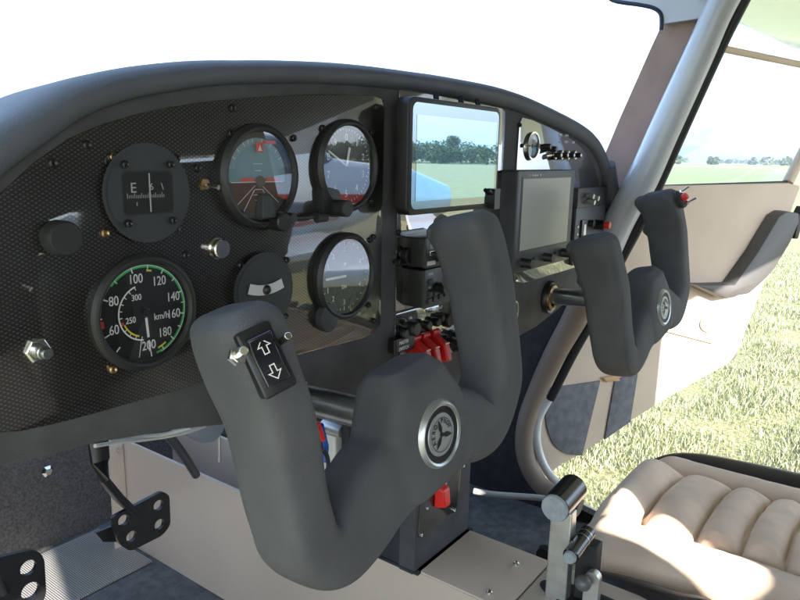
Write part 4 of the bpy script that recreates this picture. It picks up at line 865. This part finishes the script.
while cnt<190000:
    d=1.2+13*rnd()**1.5; a=R(62+48*rnd()); x=d*sin(a); y=-.4+d*cos(a)
    if x<1.25: continue
    s=1+d*.10; p=noise.noise(Vector((x*2.2,y*2.2,0)))
    if rnd()>.65+p: continue
    blade(x,y,(.028+.040*rnd())*(.8+.7*max(-.5,p)) ,(.0016+.0012*rnd())*s); cnt+=1
for _ in range(26000):
    x=-3+14*rnd(); y=-1-14*rnd()**1.3; blade(x,y,.05+.05*rnd(),.006)
me=bpy.data.meshes.new('grass'); me.from_pydata(v,[],f); me.materials.append(grassmat()); go=bpy.data.objects.new('grass',me); COL.objects.link(go); tag(go,'short sunlit tufty grass growing beside the aeroplane','grass',kind='stuff')
# hills
def hills(name,dist,h0_,amp,col,sd,a0=20,a1=175):
    b=MB(); v=[];f=[];n=160
    for i in range(n+1):
        a=R(a0+(a1-a0)*i/n); e=h0_+amp*(noise.noise(Vector((i*.045,sd,0)))+.35*noise.noise(Vector((i*.16,sd,4)))); e=max(4,e)
        for dd,hh in((0,0),(dist*.06,e*.6),(dist*.12,e),(dist*.3,0)): v.append(((dist+dd)*sin(a),(dist+dd)*cos(a),hh))
    for i in range(n):
        for j in range(3): f.append((i*4+j,(i+1)*4+j,(i+1)*4+j+1,i*4+j+1))
    tag(b.add(v,f).build(name,mat(name+'_cover',col,.95,nscale=.006,namt=.35),smooth=60),kind='structure')
hills('hills',2600,30,34,(.12,.15,.07),2.0); hills('hills',4300,70,60,(.09,.12,.08),9.0)
# far-off wood and hedges: one mass
v=[];f=[]
def leafball(cx,cy,cz,r,n,s,V,Fc):
    for _ in range(n):
        d=Vector((random.gauss(0,1),random.gauss(0,1),random.gauss(0,.8))).normalized()*r*(.6+.4*rnd()); c=Vector((cx,cy,cz))+d; a=Vector((rnd()-.5,rnd()-.5,rnd()-.5)).normalized(); b_=a.cross(Vector((rnd(),rnd(),rnd()))).normalized(); k=len(V)
        V.extend([tuple(c+a*s),tuple(c+b_*s),tuple(c-a*s),tuple(c-b_*s)]); Fc.append((k,k+1,k+2,k+3))
for i in range(260):
    a=R(108+56*rnd()); d=150+60*rnd(); leafball(d*sin(a),d*cos(a),1.6+1.2*rnd(),1.6+1.8*rnd(),260,.26,v,f)
for i in range(230):
    a=R(60+60*rnd()); d=420+700*rnd(); leafball(d*sin(a),d*cos(a),2.0,2.6+2.2*rnd(),60,1.0,v,f)
me=bpy.data.meshes.new('hedges'); me.from_pydata(v,[],f); leafm=mat('foliage',(.055,.085,.025),.8,nscale=.5,namt=.4); me.materials.append(leafm); o=bpy.data.objects.new('distant_hedges',me); COL.objects.link(o); tag(o,'line of far-off hedges and bushes across the fields','hedges',kind='stuff')
# trees behind (seen mirrored in the panel)
def tree(x,y,h,label):
    r=empty('broadleaf_tree',(x,y,0),(0,0,rnd()*6),label,'tree','trees at the edge of the airfield')
    b=MB().sweep([(0,0,0),(.1,0,h*.25),(0,.15,h*.55),(.1,.1,h*.8)],[h*.035,h*.028,h*.018,h*.006],seg=10)
    for k in range(5): a=k*1.3; b.sweep([(0,0,h*(.3+.07*k)),(cos(a)*h*.14,sin(a)*h*.14,h*(.45+.07*k)),(cos(a)*h*.24,sin(a)*h*.24,h*(.55+.06*k))],[h*.012,h*.008,h*.003],seg=6)
    b.build('trunk',mat('bark',(.08,.06,.045),.9) if 'bark' not in MATS else MATS['bark'],r)
    V=[];Fc=[]
    for k in range(16): a=rnd()*6.28; q=rnd(); leafball(cos(a)*h*.26*q,sin(a)*h*.26*q,h*(.38+.5*rnd()),h*(.12+.09*rnd()),260,h*.022,V,Fc)
    me=bpy.data.meshes.new('crown'); me.from_pydata(V,[],Fc); me.materials.append(leafm); c=bpy.data.objects.new('crown',me); COL.objects.link(c); c.parent=r; return r
tl_=['tall dark broadleaf tree behind the parked aeroplane','rounded broadleaf tree right of the tallest one','low broad tree at the left end of the row','slender tree in the middle of the row','wide spreading tree at the far end of the row','small leaning tree near the meadow edge','dense tree beside the spreading one','lone tree farthest down the field']
for i,(a,d,h) in enumerate([(150,62,13),(143,58,10),(157,60,8),(136,66,11),(128,70,12),(122,80,9),(116,85,12),(108,110,11)]): tree(2.4*d*sin(R(a)),2.4*d*cos(R(a)),h*.8,tl_[i])
# second aeroplane, parked behind to the right (mirrored in the glasses)
pk=empty('parked_aeroplane',(5.6,-6.2,0),(0,0,R(35)),'white low winged aeroplane with red stripe parked on the grass behind the cabin','aeroplane')
st=[(-3.4,.10,.10,1.0),(-2.4,.22,.22,1.0),(-1.2,.42,.42,1.02),(0,.55,.55,1.05),(1.2,.52,.50,1.05),(2.2,.42,.38,1.05),(2.7,.18,.18,1.05)]
b=MB();v=[];f=[]
for x,hw,hh,zc in st:
    for k in range(20): t=2*PI*k/20; v.append((x,hw*cos(t),zc+hh*sin(t)))
for i in range(len(st)-1):
    for k in range(20): f.append((i*20+k,i*20+(k+1)%20,(i+1)*20+(k+1)%20,(i+1)*20+k))
f.append(tuple(range(20))); f.append(tuple(120+k for k in range(20))); b.add(v,f).build('fuselage',whitep,pk,smooth=60)
b=MB().box((-.4,.0,1.08),(4.2,1.125,.10)); b.build('stripe',redk,pk,bevel=.03)
b=MB().lathe([(1*sin(t*PI/12)+1e-4,-cos(t*PI/12)) for t in range(13)],Matrix.Translation((.1,0,1.42))@Matrix.Diagonal((1.15,.48,.42,1)),24); b.build('canopy',mat('canopy_tint',(.04,.06,.08),.05,coat=1),pk)
b=MB().box((.5,0,.78),(1.25,8.4,.12)); b.build('wing',whitep,pk,bevel=.04); b=MB().box((-3.0,0,1.05),(.75,2.6,.06)); b.build('tailplane',whitep,pk,bevel=.02)
b=MB().prism([(-2.6,1.1),(-3.4,1.1),(-3.6,2.2),(-3.15,2.2)],-.04,.04,Matrix(((1,0,0,0),(0,0,1,0),(0,1,0,0),(0,0,0,1)))); b.build('tail_fin',whitep,pk)
for x,y in((2.0,0),(.3,1.1),(.3,-1.1)): w=MB().lathe([(.05,-.06),(.18,-.06),(.2,0),(.18,.06),(.05,.06)],Matrix.Translation((x,y,.2))@Matrix.Rotation(PI/2,4,'X'),24); w.build('wheel',rubber,pk); MB().cyl((x,y,.2),(x,y,.72),.035).build('gear_leg',greyp,pk)
# haze
HZ=True
if HZ:
    b=MB().box((0,0,148),(12400,12400,302)); o=b.build('haze',None or bpy.data.materials.new('haze_air'),smooth=0); m=o.data.materials[0]; m.use_nodes=True; N,L=nt(m); N.remove(N['Principled BSDF']); pv=N.new('ShaderNodeVolumePrincipled'); pv.inputs['Color'].default_value=(.86,.93,1,1); pv.inputs['Density'].default_value=.0006; pv.inputs['Anisotropy'].default_value=.3; L.new(pv.outputs[0],N['Material Output'].inputs['Volume']); tag(o,'pale haze over the far fields','haze',kind='stuff')
# ================================================================== LIGHT
SB,SE=18.0,25.5   # sun: degrees left of straight behind; elevation
sd=Vector((-sin(R(SB))*cos(R(SE)),-cos(R(SB))*cos(R(SE)),sin(R(SE))))
sl=bpy.data.lights.new('sun','SUN'); sl.energy=4.5; sl.angle=R(.5); sl.color=(1,.94,.84); so=bpy.data.objects.new('sun',sl); COL.objects.link(so); so.rotation_euler=sd.to_track_quat('Z','Y').to_euler(); so.location=(0,0,30)
w=bpy.data.worlds.new('World'); sc.world=w; w.use_nodes=True; N,L=w.node_tree.nodes,w.node_tree.links
sk=N.new('ShaderNodeTexSky'); sk.sky_type='NISHITA'; sk.sun_disc=False; sk.sun_elevation=R(SE); sk.sun_rotation=math.atan2(sd.x,sd.y); sk.air_density=1.0; sk.dust_density=.3; sk.ozone_density=1.0
L.new(sk.outputs[0],N['Background'].inputs[0]); N['Background'].inputs[1].default_value=.15
# ================================================================== CAMERA, VIEW
cd=bpy.data.cameras.new('camera'); cd.sensor_width=36; cd.lens=36*FPX/800; cd.clip_start=.01; cd.clip_end=20000
co=bpy.data.objects.new('camera',cd); COL.objects.link(co)
Mc=Matrix((RR,UU,-F_)).transposed().to_4x4(); Mc.translation=CAM; co.matrix_world=Mc; sc.camera=co
sc.render.engine='CYCLES'; sc.view_settings.view_transform='Standard'; sc.view_settings.look='None'; sc.view_settings.gamma=1; sc.view_settings.exposure=2.75
sc.cycles.max_bounces=10; sc.cycles.transparent_max_bounces=16; sc.cycles.volume_bounces=0
